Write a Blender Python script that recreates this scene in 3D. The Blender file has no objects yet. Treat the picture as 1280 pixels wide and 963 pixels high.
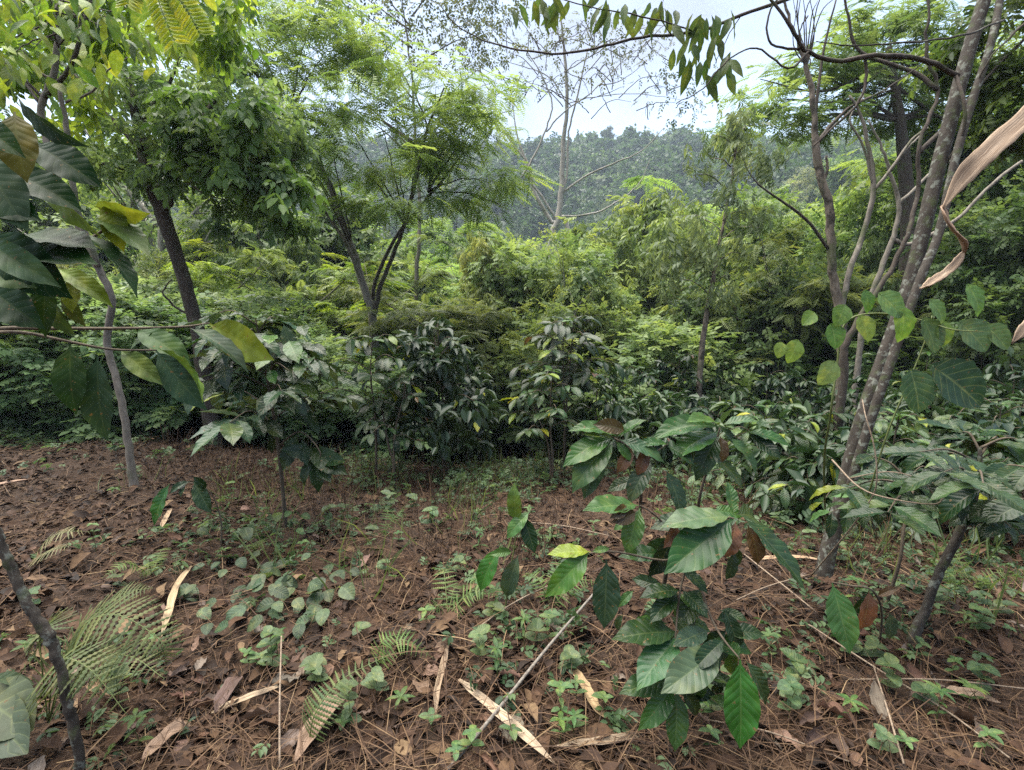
import bpy, math, random
import numpy as np
from mathutils import Vector, Matrix

SC = bpy.context.scene
COL = SC.collection
R = math.radians
random.seed(7)
NR = np.random.default_rng(11)

# ------------------------------------------------------------------ camera
F = 640.0                                    # focal length in photo pixels (photo 1280 x 963)
PITCH = R(-7.7)
CAMZ = 1.55
cam_d = bpy.data.cameras.new('camera')
cam_d.sensor_fit = 'HORIZONTAL'; cam_d.sensor_width = 36.0; cam_d.lens = 36.0 * F / 1280.0
cam_d.clip_start = 0.05; cam_d.clip_end = 3000
cam = bpy.data.objects.new('camera', cam_d); COL.objects.link(cam)
cam.location = (0, 0, CAMZ); cam.rotation_euler = (R(90) + PITCH, 0, 0)
SC.camera = cam

# ------------------------------------------------------------------ sky, sun, exposure
SUN_EL, SUN_AZ = R(73), R(-62)               # high, ahead and to the left, spread wide by thin cloud
W = bpy.data.worlds.new('World'); SC.world = W; W.use_nodes = True
wn, wl = W.node_tree.nodes, W.node_tree.links
wn.clear()
wo = wn.new('ShaderNodeOutputWorld'); bg = wn.new('ShaderNodeBackground'); bg.inputs['Strength'].default_value = 0.13
sky = wn.new('ShaderNodeTexSky'); sky.sky_type = 'NISHITA'; sky.sun_disc = False
sky.sun_elevation = SUN_EL; sky.sun_rotation = SUN_AZ; sky.air_density = 1.2; sky.dust_density = 2.5
tc = wn.new('ShaderNodeTexCoord')
mp = wn.new('ShaderNodeMapping'); mp.inputs['Scale'].default_value = (1.0, 1.0, 2.4); mp.inputs['Location'].default_value = (0.35, 0.1, 0.2)
nz = wn.new('ShaderNodeTexNoise'); nz.inputs['Scale'].default_value = 2.1; nz.inputs['Detail'].default_value = 6; nz.inputs['Roughness'].default_value = 0.55
cr = wn.new('ShaderNodeValToRGB'); cr.color_ramp.elements[0].position = 0.34; cr.color_ramp.elements[0].color = (0.12, 0.12, 0.12, 1)
cr.color_ramp.elements[1].position = 0.62; cr.color_ramp.elements[1].color = (0.96, 0.96, 0.96, 1)
mx = wn.new('ShaderNodeMix'); mx.data_type = 'RGBA'
mx.inputs[7].default_value = (1.38, 1.55, 2.08, 1)
wl.new(tc.outputs['Generated'], mp.inputs['Vector']); wl.new(mp.outputs[0], nz.inputs['Vector'])
wl.new(nz.outputs['Fac'], cr.inputs[0]); wl.new(cr.outputs[0], mx.inputs[0])
wl.new(sky.outputs[0], mx.inputs[6]); wl.new(mx.outputs[2], bg.inputs['Color']); wl.new(bg.outputs[0], wo.inputs['Surface'])
sd = bpy.data.lights.new('sun', 'SUN'); sd.energy = 4.6; sd.angle = R(75); sd.color = (1.0, 0.95, 0.86)
so = bpy.data.objects.new('sun', sd); COL.objects.link(so)
sdir = Vector((math.sin(SUN_AZ) * math.cos(SUN_EL), math.cos(SUN_AZ) * math.cos(SUN_EL), math.sin(SUN_EL)))
so.rotation_euler = sdir.to_track_quat('Z', 'Y').to_euler()
SC.view_settings.view_transform = 'Standard'; SC.view_settings.look = 'None'
SC.view_settings.exposure = 1.75; SC.view_settings.gamma = 1.0
SC.render.engine = 'CYCLES'
cy = SC.cycles
cy.use_denoising = False; cy.max_bounces = 8; cy.diffuse_bounces = 6; cy.glossy_bounces = 2; cy.transmission_bounces = 6
cy.transparent_max_bounces = 4; cy.volume_bounces = 0; cy.sample_clamp_indirect = 4.0; cy.caustics_reflective = False; cy.caustics_refractive = False

# ------------------------------------------------------------------ geometry of the view
_cp, _sp = math.cos(PITCH), math.sin(PITCH)
def P(px, py, d):
    """photo pixel + distance forward (metres along y) -> point"""
    x = (px - 640.0) / F; v = -(py - 481.5) / F
    y = _cp - v * _sp; z = _sp + v * _cp
    k = d / y
    return Vector((x * k, d, CAMZ + z * k))

def sstep(a, b, x):
    t = np.clip((x - a) / (b - a), 0, 1); return t * t * (3 - 2 * t)

_py = np.array([-60, 0, 4, 6, 8, 10, 12, 18, 26, 40, 60, 78, 110, 170, 225, 262, 300, 380, 520, 700.])
_pz = np.array([1.5, 0, -.15, -.42, -.9, -1.55, -2.25, -4.4, -7.0, -9.6, -10.5, -9, 2, 34, 63, 75, 75, 58, 25, 0.])
_fy = np.linspace(-60, 700, 3041); _fz = np.interp(_fy, _py, _pz)
_k = np.exp(-np.linspace(-2, 2, 17) ** 2); _k /= _k.sum()
_fz = np.convolve(np.pad(_fz, 8, mode='edge'), _k, mode='valid')
def hash2(i, j, s):
    n = (i.astype(np.int64) * 374761393 + j.astype(np.int64) * 668265263 + s * 974711) & 0x7fffffff
    n = ((n ^ (n >> 13)) * 1274126177) & 0x7fffffff
    return ((n ^ (n >> 16)) & 0xffff) / 65535.0
def vnoise(x, y, s=0):
    i, j = np.floor(x), np.floor(y); u, v = x - i, y - j
    u = u * u * (3 - 2 * u); v = v * v * (3 - 2 * v)
    a, b, c, d = hash2(i, j, s), hash2(i + 1, j, s), hash2(i, j + 1, s), hash2(i + 1, j + 1, s)
    return (a * (1 - u) + b * u) * (1 - v) + (c * (1 - u) + d * u) * v - 0.5
def height(x, y):
    x = np.asarray(x, float); y = np.asarray(y, float)
    h = np.interp(y, _fy, _fz)
    side = np.clip(x - 12, 0, 70) * 0.34 * sstep(12, 50, x) + np.clip(-x - 22, 0, 80) * 0.20
    h = h + side * sstep(8, 30, y) * (1 - 0.8 * sstep(110, 220, y))
    h = h - np.clip(x - 70, 0, 300) * 0.12 * sstep(170, 260, y) - np.clip(-x - 40, 0, 300) * .05 * sstep(170, 260, y)
    h = h + np.clip(-x - 1.5, 0, 8) * .10 * sstep(3, 8, y) * (1 - sstep(12, 25, y))
    d = np.hypot(x, y)
    h = h + vnoise(x / 30 + 9, y / 30, 3) * np.clip((d - 25) / 8, 0, 5) + vnoise(x / 1.7, y / 1.7, 5) * 0.16 * np.clip(d / 4, .3, 1.5)
    near = np.clip(1 - d / 25, 0, 1)
    h = h + (vnoise(x / .45, y / .45, 1) * .11 + vnoise(x / .13, y / .13, 2) * .045) * near
    return h
def hz(x, y): return float(height(x, y))
_T = np.geomspace(0.4, 400, 700)
def G(px, py):
    """point where the line of sight of a pixel meets the ground"""
    q = P(px, py, 1.0); kx, kz = q.x, q.z - CAMZ
    under = (CAMZ + kz * _T) <= height(kx * _T, _T)
    i = int(np.argmax(under))
    if not under[i]: return P(px, py, 60)
    t = np.linspace(_T[max(i - 1, 0)], _T[i], 24); f = CAMZ + kz * t - height(kx * t, t); j = int(np.argmax(f <= 0)); d = float(t[j])
    return Vector((kx * d, d, hz(kx * d, d)))

# ------------------------------------------------------------------ materials
def new_mat(name):
    m = bpy.data.materials.new(name); m.use_nodes = True
    n, l = m.node_tree.nodes, m.node_tree.links; n.clear()
    out = n.new('ShaderNodeOutputMaterial')
    return m, n, l, out
def mixc(n, l, a, b, fac, mode='MIX'):
    x = n.new('ShaderNodeMix'); x.data_type = 'RGBA'; x.blend_type = mode
    for s, v in ((0, fac), (6, a), (7, b)):
        if hasattr(v, 'links') or hasattr(v, 'is_linked'): l.new(v, x.inputs[s])
        elif s == 0: x.inputs[0].default_value = v
        else: x.inputs[s].default_value = (*v, 1) if len(v) == 3 else v
    return x.outputs[2]
def math_(n, l, op, a, b=None, clamp=False):
    x = n.new('ShaderNodeMath'); x.operation = op; x.use_clamp = clamp
    for i, v in enumerate((a, b)):
        if v is None: continue
        if hasattr(v, 'is_linked'): l.new(v, x.inputs[i])
        else: x.inputs[i].default_value = v
    return x.outputs[0]
def ramp(n, l, f, stops):
    r = n.new('ShaderNodeValToRGB'); e = r.color_ramp.elements
    while len(e) < len(stops): e.new(0.5)
    for k, (p, c) in enumerate(stops):
        e[k].position = p; e[k].color = (*c, 1) if len(c) == 3 else c
    l.new(f, r.inputs[0]); return r.outputs[0]

def leaf_mat(name, rough=.45, spec=.4, transl=.35, veins=0, attr=False, vein_col=.35, bump=.25, var=.35, pale=.28):
    m, n, l, out = new_mat(name)
    oi = n.new('ShaderNodeObjectInfo')
    col = oi.outputs['Color']
    if attr:
        at = n.new('ShaderNodeAttribute'); at.attribute_name = 'rnd'; rnd = at.outputs['Fac']
    else:
        rnd = oi.outputs['Random']
    hs = n.new('ShaderNodeHueSaturation')
    l.new(math_(n, l, 'MULTIPLY_ADD', rnd, -0.055), hs.inputs['Hue'])
    hs.inputs['Hue'].links[0].from_node.inputs[2].default_value = 0.525
    l.new(math_(n, l, 'MULTIPLY_ADD', rnd, var * 2), hs.inputs['Value'])
    hs.inputs['Value'].links[0].from_node.inputs[2].default_value = 1 - var
    l.new(col, hs.inputs['Color']); col = hs.outputs[0]
    geo = n.new('ShaderNodeNewGeometry')
    nrm = None
    tcn = n.new('ShaderNodeTexCoord')
    if veins:
        sp = n.new('ShaderNodeSeparateXYZ'); l.new(tcn.outputs['UV'], sp.inputs[0])
        u = math_(n, l, 'ABSOLUTE', math_(n, l, 'MULTIPLY_ADD', sp.outputs[0], 2.0)); u.node.inputs[0].links[0].from_node.inputs[2].default_value = -1
        t = math_(n, l, 'SUBTRACT', math_(n, l, 'MULTIPLY', sp.outputs[1], float(veins)), math_(n, l, 'MULTIPLY', u, 1.7))
        fr = math_(n, l, 'PINGPONG', t, 0.5)                       # 0 on a vein, .5 between
        side = math_(n, l, 'SUBTRACT', 1.0, math_(n, l, 'MULTIPLY', fr, 11.0), True)
        mid = math_(n, l, 'SUBTRACT', 1.0, math_(n, l, 'MULTIPLY', u, 13.0), True)
        vm = math_(n, l, 'MAXIMUM', math_(n, l, 'MULTIPLY', side, .75), mid)
        lighter = mixc(n, l, col, (0.36, 0.42, 0.16), 0.55)
        col = mixc(n, l, col, lighter, math_(n, l, 'MULTIPLY', vm, vein_col))
        hgt = math_(n, l, 'MULTIPLY', math_(n, l, 'POWER', math_(n, l, 'MULTIPLY', fr, 2.0), 0.6), math_(n, l, 'MINIMUM', math_(n, l, 'MULTIPLY', u, 6.0), 1.0))
        bp = n.new('ShaderNodeBump'); bp.inputs['Strength'].default_value = bump; bp.inputs['Distance'].default_value = .004
        l.new(hgt, bp.inputs['Height']); nrm = bp.outputs[0]
        ns = n.new('ShaderNodeTexNoise'); ns.inputs['Scale'].default_value = 5; ns.inputs['Detail'].default_value = 4
        va = n.new('ShaderNodeVectorMath'); va.operation = 'ADD'; l.new(tcn.outputs['Object'], va.inputs[0]); l.new(math_(n, l, 'MULTIPLY', oi.outputs['Random'], 60.0), va.inputs[1])
        l.new(va.outputs[0], ns.inputs['Vector'])
        col = mixc(n, l, col, mixc(n, l, col, (0.5, 0.5, 0.42), 1.0, 'MULTIPLY'), ramp(n, l, ns.outputs['Fac'], [(.42, (0, 0, 0)), (.7, (.7, .7, .7))]))
        sp2 = n.new('ShaderNodeTexNoise'); sp2.inputs['Scale'].default_value = 16; sp2.inputs['Detail'].default_value = 2
        l.new(va.outputs[0], sp2.inputs['Vector'])
        col = mixc(n, l, col, (.12, .075, .03), ramp(n, l, sp2.outputs['Fac'], [(.68, (0, 0, 0)), (.72, (.85, .85, .85))]))
        sp3 = n.new('ShaderNodeTexNoise'); sp3.inputs['Scale'].default_value = 2.6; sp3.inputs['Detail'].default_value = 3; l.new(va.outputs[0], sp3.inputs['Vector'])
        col = mixc(n, l, col, mixc(n, l, col, (2.1, 1.6, 1.1), 1.0, 'MULTIPLY'), ramp(n, l, sp3.outputs['Fac'], [(.5, (0, 0, 0)), (.75, (.8, .8, .8))]))
    under = mixc(n, l, col, (0.16, 0.21, 0.08), pale)
    col2 = mixc(n, l, col, under, geo.outputs['Backfacing'])
    b = n.new('ShaderNodeBsdfPrincipled'); l.new(col2, b.inputs['Base Color'])
    if veins:
        nr = n.new('ShaderNodeTexNoise'); nr.inputs['Scale'].default_value = 3; l.new(tcn.outputs['Object'], nr.inputs['Vector'])
        l.new(math_(n, l, 'MULTIPLY_ADD', nr.outputs['Fac'], .3), b.inputs['Roughness']); b.inputs['Roughness'].links[0].from_node.inputs[2].default_value = rough - .15
    else: b.inputs['Roughness'].default_value = rough
    b.inputs['Specular IOR Level'].default_value = spec
    tr = n.new('ShaderNodeBsdfTranslucent')
    l.new(mixc(n, l, mixc(n, l, col, (1.45, 1.35, .7), 1.0, 'MULTIPLY'), col, .25), tr.inputs['Color'])
    if nrm is not None: l.new(nrm, b.inputs['Normal']); l.new(nrm, tr.inputs['Normal'])
    ms = n.new('ShaderNodeMixShader'); ms.inputs[0].default_value = transl
    l.new(b.outputs[0], ms.inputs[1]); l.new(tr.outputs[0], ms.inputs[2]); l.new(ms.outputs[0], out.inputs['Surface'])
    return m

def bark_mat(name, c1, c2, patch=None, pamt=.55, pscale=9, rough=.85, ridge=12):
    m, n, l, out = new_mat(name)
    t = n.new('ShaderNodeTexCoord')
    mpn = n.new('ShaderNodeMapping'); mpn.inputs['Scale'].default_value = (1, 1, .3); l.new(t.outputs['Object'], mpn.inputs['Vector'])
    a = n.new('ShaderNodeTexNoise'); a.inputs['Scale'].default_value = ridge * 2.2; a.inputs['Detail'].default_value = 8; a.inputs['Roughness'].default_value = .65
    l.new(mpn.outputs[0], a.inputs['Vector'])
    col = mixc(n, l, c1, c2, ramp(n, l, a.outputs['Fac'], [(.3, (0, 0, 0)), (.7, (1, 1, 1))]))
    hgt = a.outputs['Fac']
    if patch:
        p = n.new('ShaderNodeTexNoise'); p.inputs['Scale'].default_value = pscale; p.inputs['Detail'].default_value = 5; p.inputs['Roughness'].default_value = .6
        l.new(t.outputs['Object'], p.inputs['Vector'])
        f = ramp(n, l, p.outputs['Fac'], [(pamt, (0, 0, 0)), (pamt + .07, (.85, .85, .85))])
        g = n.new('ShaderNodeTexNoise'); g.inputs['Scale'].default_value = pscale * 4; g.inputs['Detail'].default_value = 4; l.new(t.outputs['Object'], g.inputs['Vector'])
        pc = mixc(n, l, patch, tuple(v * .6 for v in patch), g.outputs['Fac'])
        col = mixc(n, l, col, pc, f)
        q = n.new('ShaderNodeTexNoise'); q.inputs['Scale'].default_value = pscale * .55; q.inputs['Detail'].default_value = 6
        mq = n.new('ShaderNodeMapping'); mq.inputs['Location'].default_value = (3, 7, 1); l.new(t.outputs['Object'], mq.inputs['Vector']); l.new(mq.outputs[0], q.inputs['Vector'])
        col = mixc(n, l, col, (.055, .07, .025), ramp(n, l, q.outputs['Fac'], [(.55, (0, 0, 0)), (.68, (.7, .7, .7))]))
    b = n.new('ShaderNodeBsdfPrincipled'); b.inputs['Roughness'].default_value = rough; b.inputs['Specular IOR Level'].default_value = .25
    bp = n.new('ShaderNodeBump'); bp.inputs['Strength'].default_value = .8; bp.inputs['Distance'].default_value = .012
    l.new(hgt, bp.inputs['Height']); l.new(bp.outputs[0], b.inputs['Normal'])
    l.new(col, b.inputs['Base Color']); l.new(b.outputs[0], out.inputs['Surface'])
    return m

def attr_mat(name, stops, rough=.8, transl=0.0, streak=False):
    m, n, l, out = new_mat(name)
    at = n.new('ShaderNodeAttribute'); at.attribute_name = 'rnd'
    t = n.new('ShaderNodeTexCoord')
    ns = n.new('ShaderNodeTexNoise'); ns.inputs['Scale'].default_value = 45; ns.inputs['Detail'].default_value = 3; l.new(t.outputs['Object'], ns.inputs['Vector'])
    col = ramp(n, l, at.outputs['Fac'], stops)
    col = mixc(n, l, col, mixc(n, l, col, (.55, .5, .48), 1.0, 'MULTIPLY'), ramp(n, l, ns.outputs['Fac'], [(.35, (0, 0, 0)), (.7, (1, 1, 1))]))
    b = n.new('ShaderNodeBsdfPrincipled'); b.inputs['Roughness'].default_value = rough; b.inputs['Specular IOR Level'].default_value = .3
    l.new(col, b.inputs['Base Color'])
    l.new(b.outputs[0], out.inputs['Surface'])
    return m

def dry_mat(name, streaks=26.0):
    """dead leaf / sheath: the object colour, darker and lighter along its length"""
    m, n, l, out = new_mat(name)
    oi = n.new('ShaderNodeObjectInfo'); t = n.new('ShaderNodeTexCoord')
    mpn = n.new('ShaderNodeMapping'); mpn.inputs['Scale'].default_value = (streaks, 1.6, 1); l.new(t.outputs['UV'], mpn.inputs['Vector'])
    a = n.new('ShaderNodeTexNoise'); a.inputs['Scale'].default_value = 1.0; a.inputs['Detail'].default_value = 6; l.new(mpn.outputs[0], a.inputs['Vector'])
    c = n.new('ShaderNodeTexNoise'); c.inputs['Scale'].default_value = 9; c.inputs['Detail'].default_value = 6; l.new(t.outputs['Object'], c.inputs['Vector'])
    col = mixc(n, l, oi.outputs['Color'], (.38, .3, .24), ramp(n, l, a.outputs['Fac'], [(.35, (0, 0, 0)), (.68, (.9, .9, .9))]), 'MULTIPLY')
    col = mixc(n, l, col, (.045, .03, .022), ramp(n, l, c.outputs['Fac'], [(.52, (0, 0, 0)), (.7, (.75, .75, .75))]))
    b = n.new('ShaderNodeBsdfPrincipled'); b.inputs['Roughness'].default_value = .7; b.inputs['Specular IOR Level'].default_value = .3
    bp = n.new('ShaderNodeBump'); bp.inputs['Strength'].default_value = .5; bp.inputs['Distance'].default_value = .003
    l.new(a.outputs['Fac'], bp.inputs['Height']); l.new(bp.outputs[0], b.inputs['Normal'])
    l.new(col, b.inputs['Base Color'])
    tr = n.new('ShaderNodeBsdfTranslucent'); l.new(col, tr.inputs['Color'])
    ms = n.new('ShaderNodeMixShader'); ms.inputs[0].default_value = .15
    l.new(b.outputs[0], ms.inputs[1]); l.new(tr.outputs[0], ms.inputs[2]); l.new(ms.outputs[0], out.inputs['Surface'])
    return m

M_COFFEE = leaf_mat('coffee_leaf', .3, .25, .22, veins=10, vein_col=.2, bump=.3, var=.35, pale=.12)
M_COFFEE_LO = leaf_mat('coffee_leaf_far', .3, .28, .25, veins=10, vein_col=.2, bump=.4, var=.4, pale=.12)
M_COFFEE_NEAR = leaf_mat('coffee_leaf_shaded', .5, .12, .25, veins=10, vein_col=.12, bump=.15, var=.3, pale=.05)  # duller copy of the coffee leaf, with the near leaves' shade built in
M_LEAF = leaf_mat('broad_leaf', .5, .35, .45, veins=6, vein_col=.4, bump=.25, var=.25)
M_FOL = leaf_mat('tree_foliage', .5, .35, .48, attr=True, var=.5)
M_FOLC = leaf_mat('coffee_foliage', .4, .35, .25, attr=True, var=.45)
M_FERN = leaf_mat('fern_leaf', .55, .3, .4, var=.25)
M_LICHEN = bark_mat('lichen_bark', (.022, .018, .014), (.06, .05, .04), (.19, .20, .165), .54, 27)
M_DARK = bark_mat('dark_bark', (.022, .018, .014), (.075, .058, .045), (.16, .17, .13), .64, 14)
M_PALE = bark_mat('pale_bark', (.085, .074, .06), (.215, .19, .155), (.10, .10, .06), .58, 6)
M_WHITE = bark_mat('white_bark', (.17, .155, .13), (.36, .335, .29), (.2, .18, .13), .6, 3)
M_TAN = bark_mat('tan_bark', (.06, .048, .037), (.185, .152, .117), (.03, .026, .02), .5, 5)
M_STEM = bark_mat('coffee_stem', (.045, .034, .024), (.12, .095, .065), None)
M_GREEN = bark_mat('green_stem', (.06, .085, .025), (.13, .15, .05), None, rough=.55)
M_TWIG = bark_mat('dry_twig', (.13, .09, .06), (.30, .235, .17), None, ridge=30)
M_GREYTWIG = bark_mat('grey_stick', (.10, .085, .07), (.24, .215, .18), None, ridge=30)
M_DRY = dry_mat('dry_leaf')
M_LITTER = attr_mat('leaf_litter', [(0, (0.01069, 0.005995, 0.003136)), (.3, (0.02781, 0.01337, 0.006274)), (.55, (0.05882, 0.02906, 0.01317)), (.8, (0.09618, 0.05534, 0.02665)), (1, (0.1551, 0.1014, 0.05174))])
M_STRAW = attr_mat('dry_straw', [(0, (0.0258, 0.01361, 0.007451)), (.35, (0.06635, 0.03538, 0.01809)), (.7, (0.1401, 0.08504, 0.04257)), (1, (0.2949, 0.2109, 0.1118))])

def ground_mat():
    m, n, l, out = new_mat('forest_floor')
    t = n.new('ShaderNodeTexCoord')
    def noise(s, d=6, r=.6):
        x = n.new('ShaderNodeTexNoise'); x.inputs['Scale'].default_value = s; x.inputs['Detail'].default_value = d; x.inputs['Roughness'].default_value = r
        l.new(t.outputs['Object'], x.inputs['Vector']); return x.outputs['Fac']
    a, b_, c = noise(2.2), noise(28, 6, .7), noise(110, 3)
    soil = ramp(n, l, b_, [(.3, (0.009291, 0.004885, 0.002395)), (.5, (0.02787, 0.01391, 0.006384)), (.72, (0.06334, 0.03306, 0.01517))])
    soil = mixc(n, l, soil, (.055, .04, .03), ramp(n, l, a, [(.4, (0, 0, 0)), (.65, (.6, .6, .6))]))
    soil = mixc(n, l, soil, (.21, .13, .085), ramp(n, l, c, [(.58, (0, 0, 0)), (.72, (.6, .6, .6))]))
    green = ramp(n, l, noise(.35), [(.3, (.035, .055, .015)), (.7, (.075, .10, .03))])
    sp = n.new('ShaderNodeSeparateXYZ'); l.new(t.outputs['Object'], sp.inputs[0])
    far = ramp(n, l, math_(n, l, 'MULTIPLY', sp.outputs[1], 1 / 40.0, True), [(.22, (0, 0, 0)), (.42, (1, 1, 1))])
    col = mixc(n, l, soil, green, far)
    b = n.new('ShaderNodeBsdfPrincipled'); b.inputs['Roughness'].default_value = .9; b.inputs['Specular IOR Level'].default_value = .2
    bp = n.new('ShaderNodeBump'); bp.inputs['Strength'].default_value = .9; bp.inputs['Distance'].default_value = .03
    l.new(b_, bp.inputs['Height']); l.new(bp.outputs[0], b.inputs['Normal'])
    l.new(col, b.inputs['Base Color']); l.new(b.outputs[0], out.inputs['Surface'])
    return m
M_GROUND = ground_mat()

# ------------------------------------------------------------------ mesh helpers
def mk_mesh(name, V, Fc, mat, uv=None, rnd=None, smooth=True):
    V = np.asarray(V, np.float32).reshape(-1, 3); Fc = np.asarray(Fc, np.int32)
    me = bpy.data.meshes.new(name); k = Fc.shape[1]; nf = len(Fc)
    me.vertices.add(len(V)); me.vertices.foreach_set('co', V.ravel())
    me.loops.add(nf * k); me.loops.foreach_set('vertex_index', Fc.ravel())
    me.polygons.add(nf); me.polygons.foreach_set('loop_start', np.arange(0, nf * k, k, dtype=np.int32))
    me.polygons.foreach_set('use_smooth', np.full(nf, smooth, dtype=bool))
    me.update(calc_edges=True)
    if uv is not None:
        ul = me.uv_layers.new(name='UVMap'); ul.data.foreach_set('uv', np.asarray(uv, np.float32)[Fc.ravel()].ravel())
    if rnd is not None:
        at = me.attributes.new('rnd', 'FLOAT', 'POINT'); at.data.foreach_set('value', np.asarray(rnd, np.float32))
    me.materials.append(mat)
    return me
def link(name, data, parent=None, loc=None):
    o = bpy.data.objects.new(name, data); COL.objects.link(o)
    if parent is not None: o.parent = parent
    if loc is not None: o.location = loc
    return o
def tag(o, label=None, cat=None, group=None, kind=None):
    if label: o['label'] = label
    if cat: o['category'] = cat
    if group: o['group'] = group
    if kind: o['kind'] = kind
    return o
def thing(name, loc, label, cat, group=None):
    o = link(name, None, None, loc); o.empty_display_size = .1
    return tag(o, label, cat, group)

def smooth_path(pts, per=5):
    """Catmull-Rom through points (any row width)"""
    p = np.asarray(pts, float)
    if len(p) < 3:
        t = np.linspace(0, 1, per + 1)[:, None]; return p[0] * (1 - t) + p[-1] * t
    q = np.vstack([2 * p[0] - p[1], p, 2 * p[-1] - p[-2]]); out = []
    for i in range(1, len(q) - 2):
        for t in np.linspace(0, 1, per, endpoint=False):
            a, b, c, d = q[i - 1], q[i], q[i + 1], q[i + 2]
            out.append(.5 * ((2 * b) + (-a + c) * t + (2 * a - 5 * b + 4 * c - d) * t * t + (-a + 3 * b - 3 * c + d) * t ** 3))
    out.append(p[-1]); return np.array(out)
def tube(pts, rad, n=8, lump=0.0):
    """verts, quads of one tapered tube with closed tip"""
    p = np.asarray(pts, float); r = np.asarray(rad, float)
    if r.ndim == 0: r = np.full(len(p), float(r))
    T = np.gradient(p, axis=0); T /= np.linalg.norm(T, axis=1)[:, None] + 1e-9
    u = np.cross(T[0], [0.3, 0.9, 0.1]); u /= np.linalg.norm(u)
    V = []
    ang = np.linspace(0, 2 * np.pi, n, endpoint=False)
    for i in range(len(p)):
        u = u - T[i] * np.dot(u, T[i]); u /= np.linalg.norm(u); w = np.cross(T[i], u)
        rr = r[i] * (1 + lump * (NR.random(n) - .5)) if lump else r[i]
        V.append(p[i] + (np.cos(ang) * rr)[:, None] * u + (np.sin(ang) * rr)[:, None] * w)
    V = np.vstack(V); m = len(p); Q = []
    for i in range(m - 1):
        a = np.arange(n) + i * n; b = np.roll(np.arange(n), -1) + i * n
        Q.append(np.stack([a, b, b + n, a + n], 1))
    V = np.vstack([V, p[0] - T[0] * r[0] * .3, p[-1] + T[-1] * r[-1] * .6]); lo, hi = len(V) - 2, len(V) - 1
    a = np.arange(n); b = np.roll(a, -1)
    for k in range(0, n, 2):
        Q.append(np.array([[lo, (k + 2) % n, (k + 1) % n, k]])); o = (m - 1) * n
        Q.append(np.array([[hi, o + k, o + (k + 1) % n, o + (k + 2) % n]]))
    return V, np.vstack(Q)
def join(parts):
    V, Q, o = [], [], 0
    for v, q in parts: V.append(v); Q.append(q + o); o += len(v)
    return np.vstack(V), np.vstack(Q)
def tube_obj(name, pts, rad, mat, parent, n=8, per=5, lump=0.0, wob=0.0):
    """pts in world space; the object sits at its parent's origin"""
    rows = np.hstack([np.asarray([tuple(p) for p in pts], float), np.interp(np.linspace(0, 1, len(pts)), np.linspace(0, 1, len(np.atleast_1d(rad))), np.atleast_1d(rad))[:, None]])
    s = smooth_path(rows, per)
    p = s[:, :3].copy(); 
    if wob: p[1:-1] += (NR.random((len(p) - 2, 3)) - .5) * wob
    if parent is not None: p -= np.array(parent.location)
    V, Q = tube(p, np.maximum(s[:, 3], .0006), n, lump)
    return link(name, mk_mesh(name, V, Q, mat), parent)

# leaf blades: unit length along +Y, upper face +Z
def blade(name, mat, nl=16, nw=6, shape='coffee', hw=.21, droop=.5, fold=.25, ripple=.0, wavy=.0, twist=0.0, nv=10):
    v = np.linspace(0, 1, nl + 1); u = np.linspace(-1, 1, nw + 1)
    if shape == 'coffee': w = np.interp(v, [0, .06, .12, .25, .4, .55, .7, .82, .9, .95, 1], [.06, .06, .33, .78, .97, 1, .86, .57, .28, .13, .02])
    elif shape == 'lance': w = np.sin(np.pi * np.clip((v - .06) / .94, 0, 1) ** .7) ** .9
    elif shape == 'heart': w = np.where(v < .22, np.sqrt(np.clip(v / .22, 0, 1)) * .92, 1.0) * np.clip(1 - ((v - .22) / .78).clip(0, 1) ** 2.0, 0, 1) ** .75
    elif shape == 'strip': w = np.minimum(1, np.minimum((v + .05) * 5, (1.02 - v) * 6))
    else: w = np.sin(np.pi * v ** .8) ** .7
    w = np.maximum(w, .035) * hw
    ang = droop * (v ** 1.3); dv = 1.0 / nl
    cyy = np.concatenate([[0], np.cumsum(np.cos(ang[:-1]) * dv)]); czz = np.concatenate([[0], np.cumsum(-np.sin(ang[:-1]) * dv)])
    V, UV = [], []
    for i in range(nl + 1):
        for a in u:
            lat = w[i] * a * math.cos(fold * abs(a)); up = w[i] * abs(a) * math.sin(fold)
            t = v[i] * nv - abs(a) * 1.7
            up += ripple * (abs(math.sin(math.pi * t)) - .5) * min(1, abs(a) * 3) * (w[i] / hw)
            up += wavy * (math.sin(v[i] * 27 + (2 if a > 0 else 0)) + .6 * math.sin(v[i] * 11 + a)) * a * a * (w[i] / hw)
            x, z = lat, up
            th = twist * v[i]; x, z = x * math.cos(th) - z * math.sin(th), x * math.sin(th) + z * math.cos(th)
            back = -.16 * (1 - abs(a)) * 0 - (.14 * abs(a) ** 2 * max(0, 1 - v[i] / .25) if shape == 'heart' else 0)
            V.append((x, cyy[i] + back + z * math.sin(ang[i]), czz[i] + z * math.cos(ang[i]))); UV.append((.5 + .5 * a, v[i]))
    k = nw + 1
    Q = [(i * k + j, i * k + j + 1, (i + 1) * k + j + 1, (i + 1) * k + j) for i in range(nl) for j in range(nw)]
    return mk_mesh(name, V, Q, mat, uv=np.array(UV))

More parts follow.
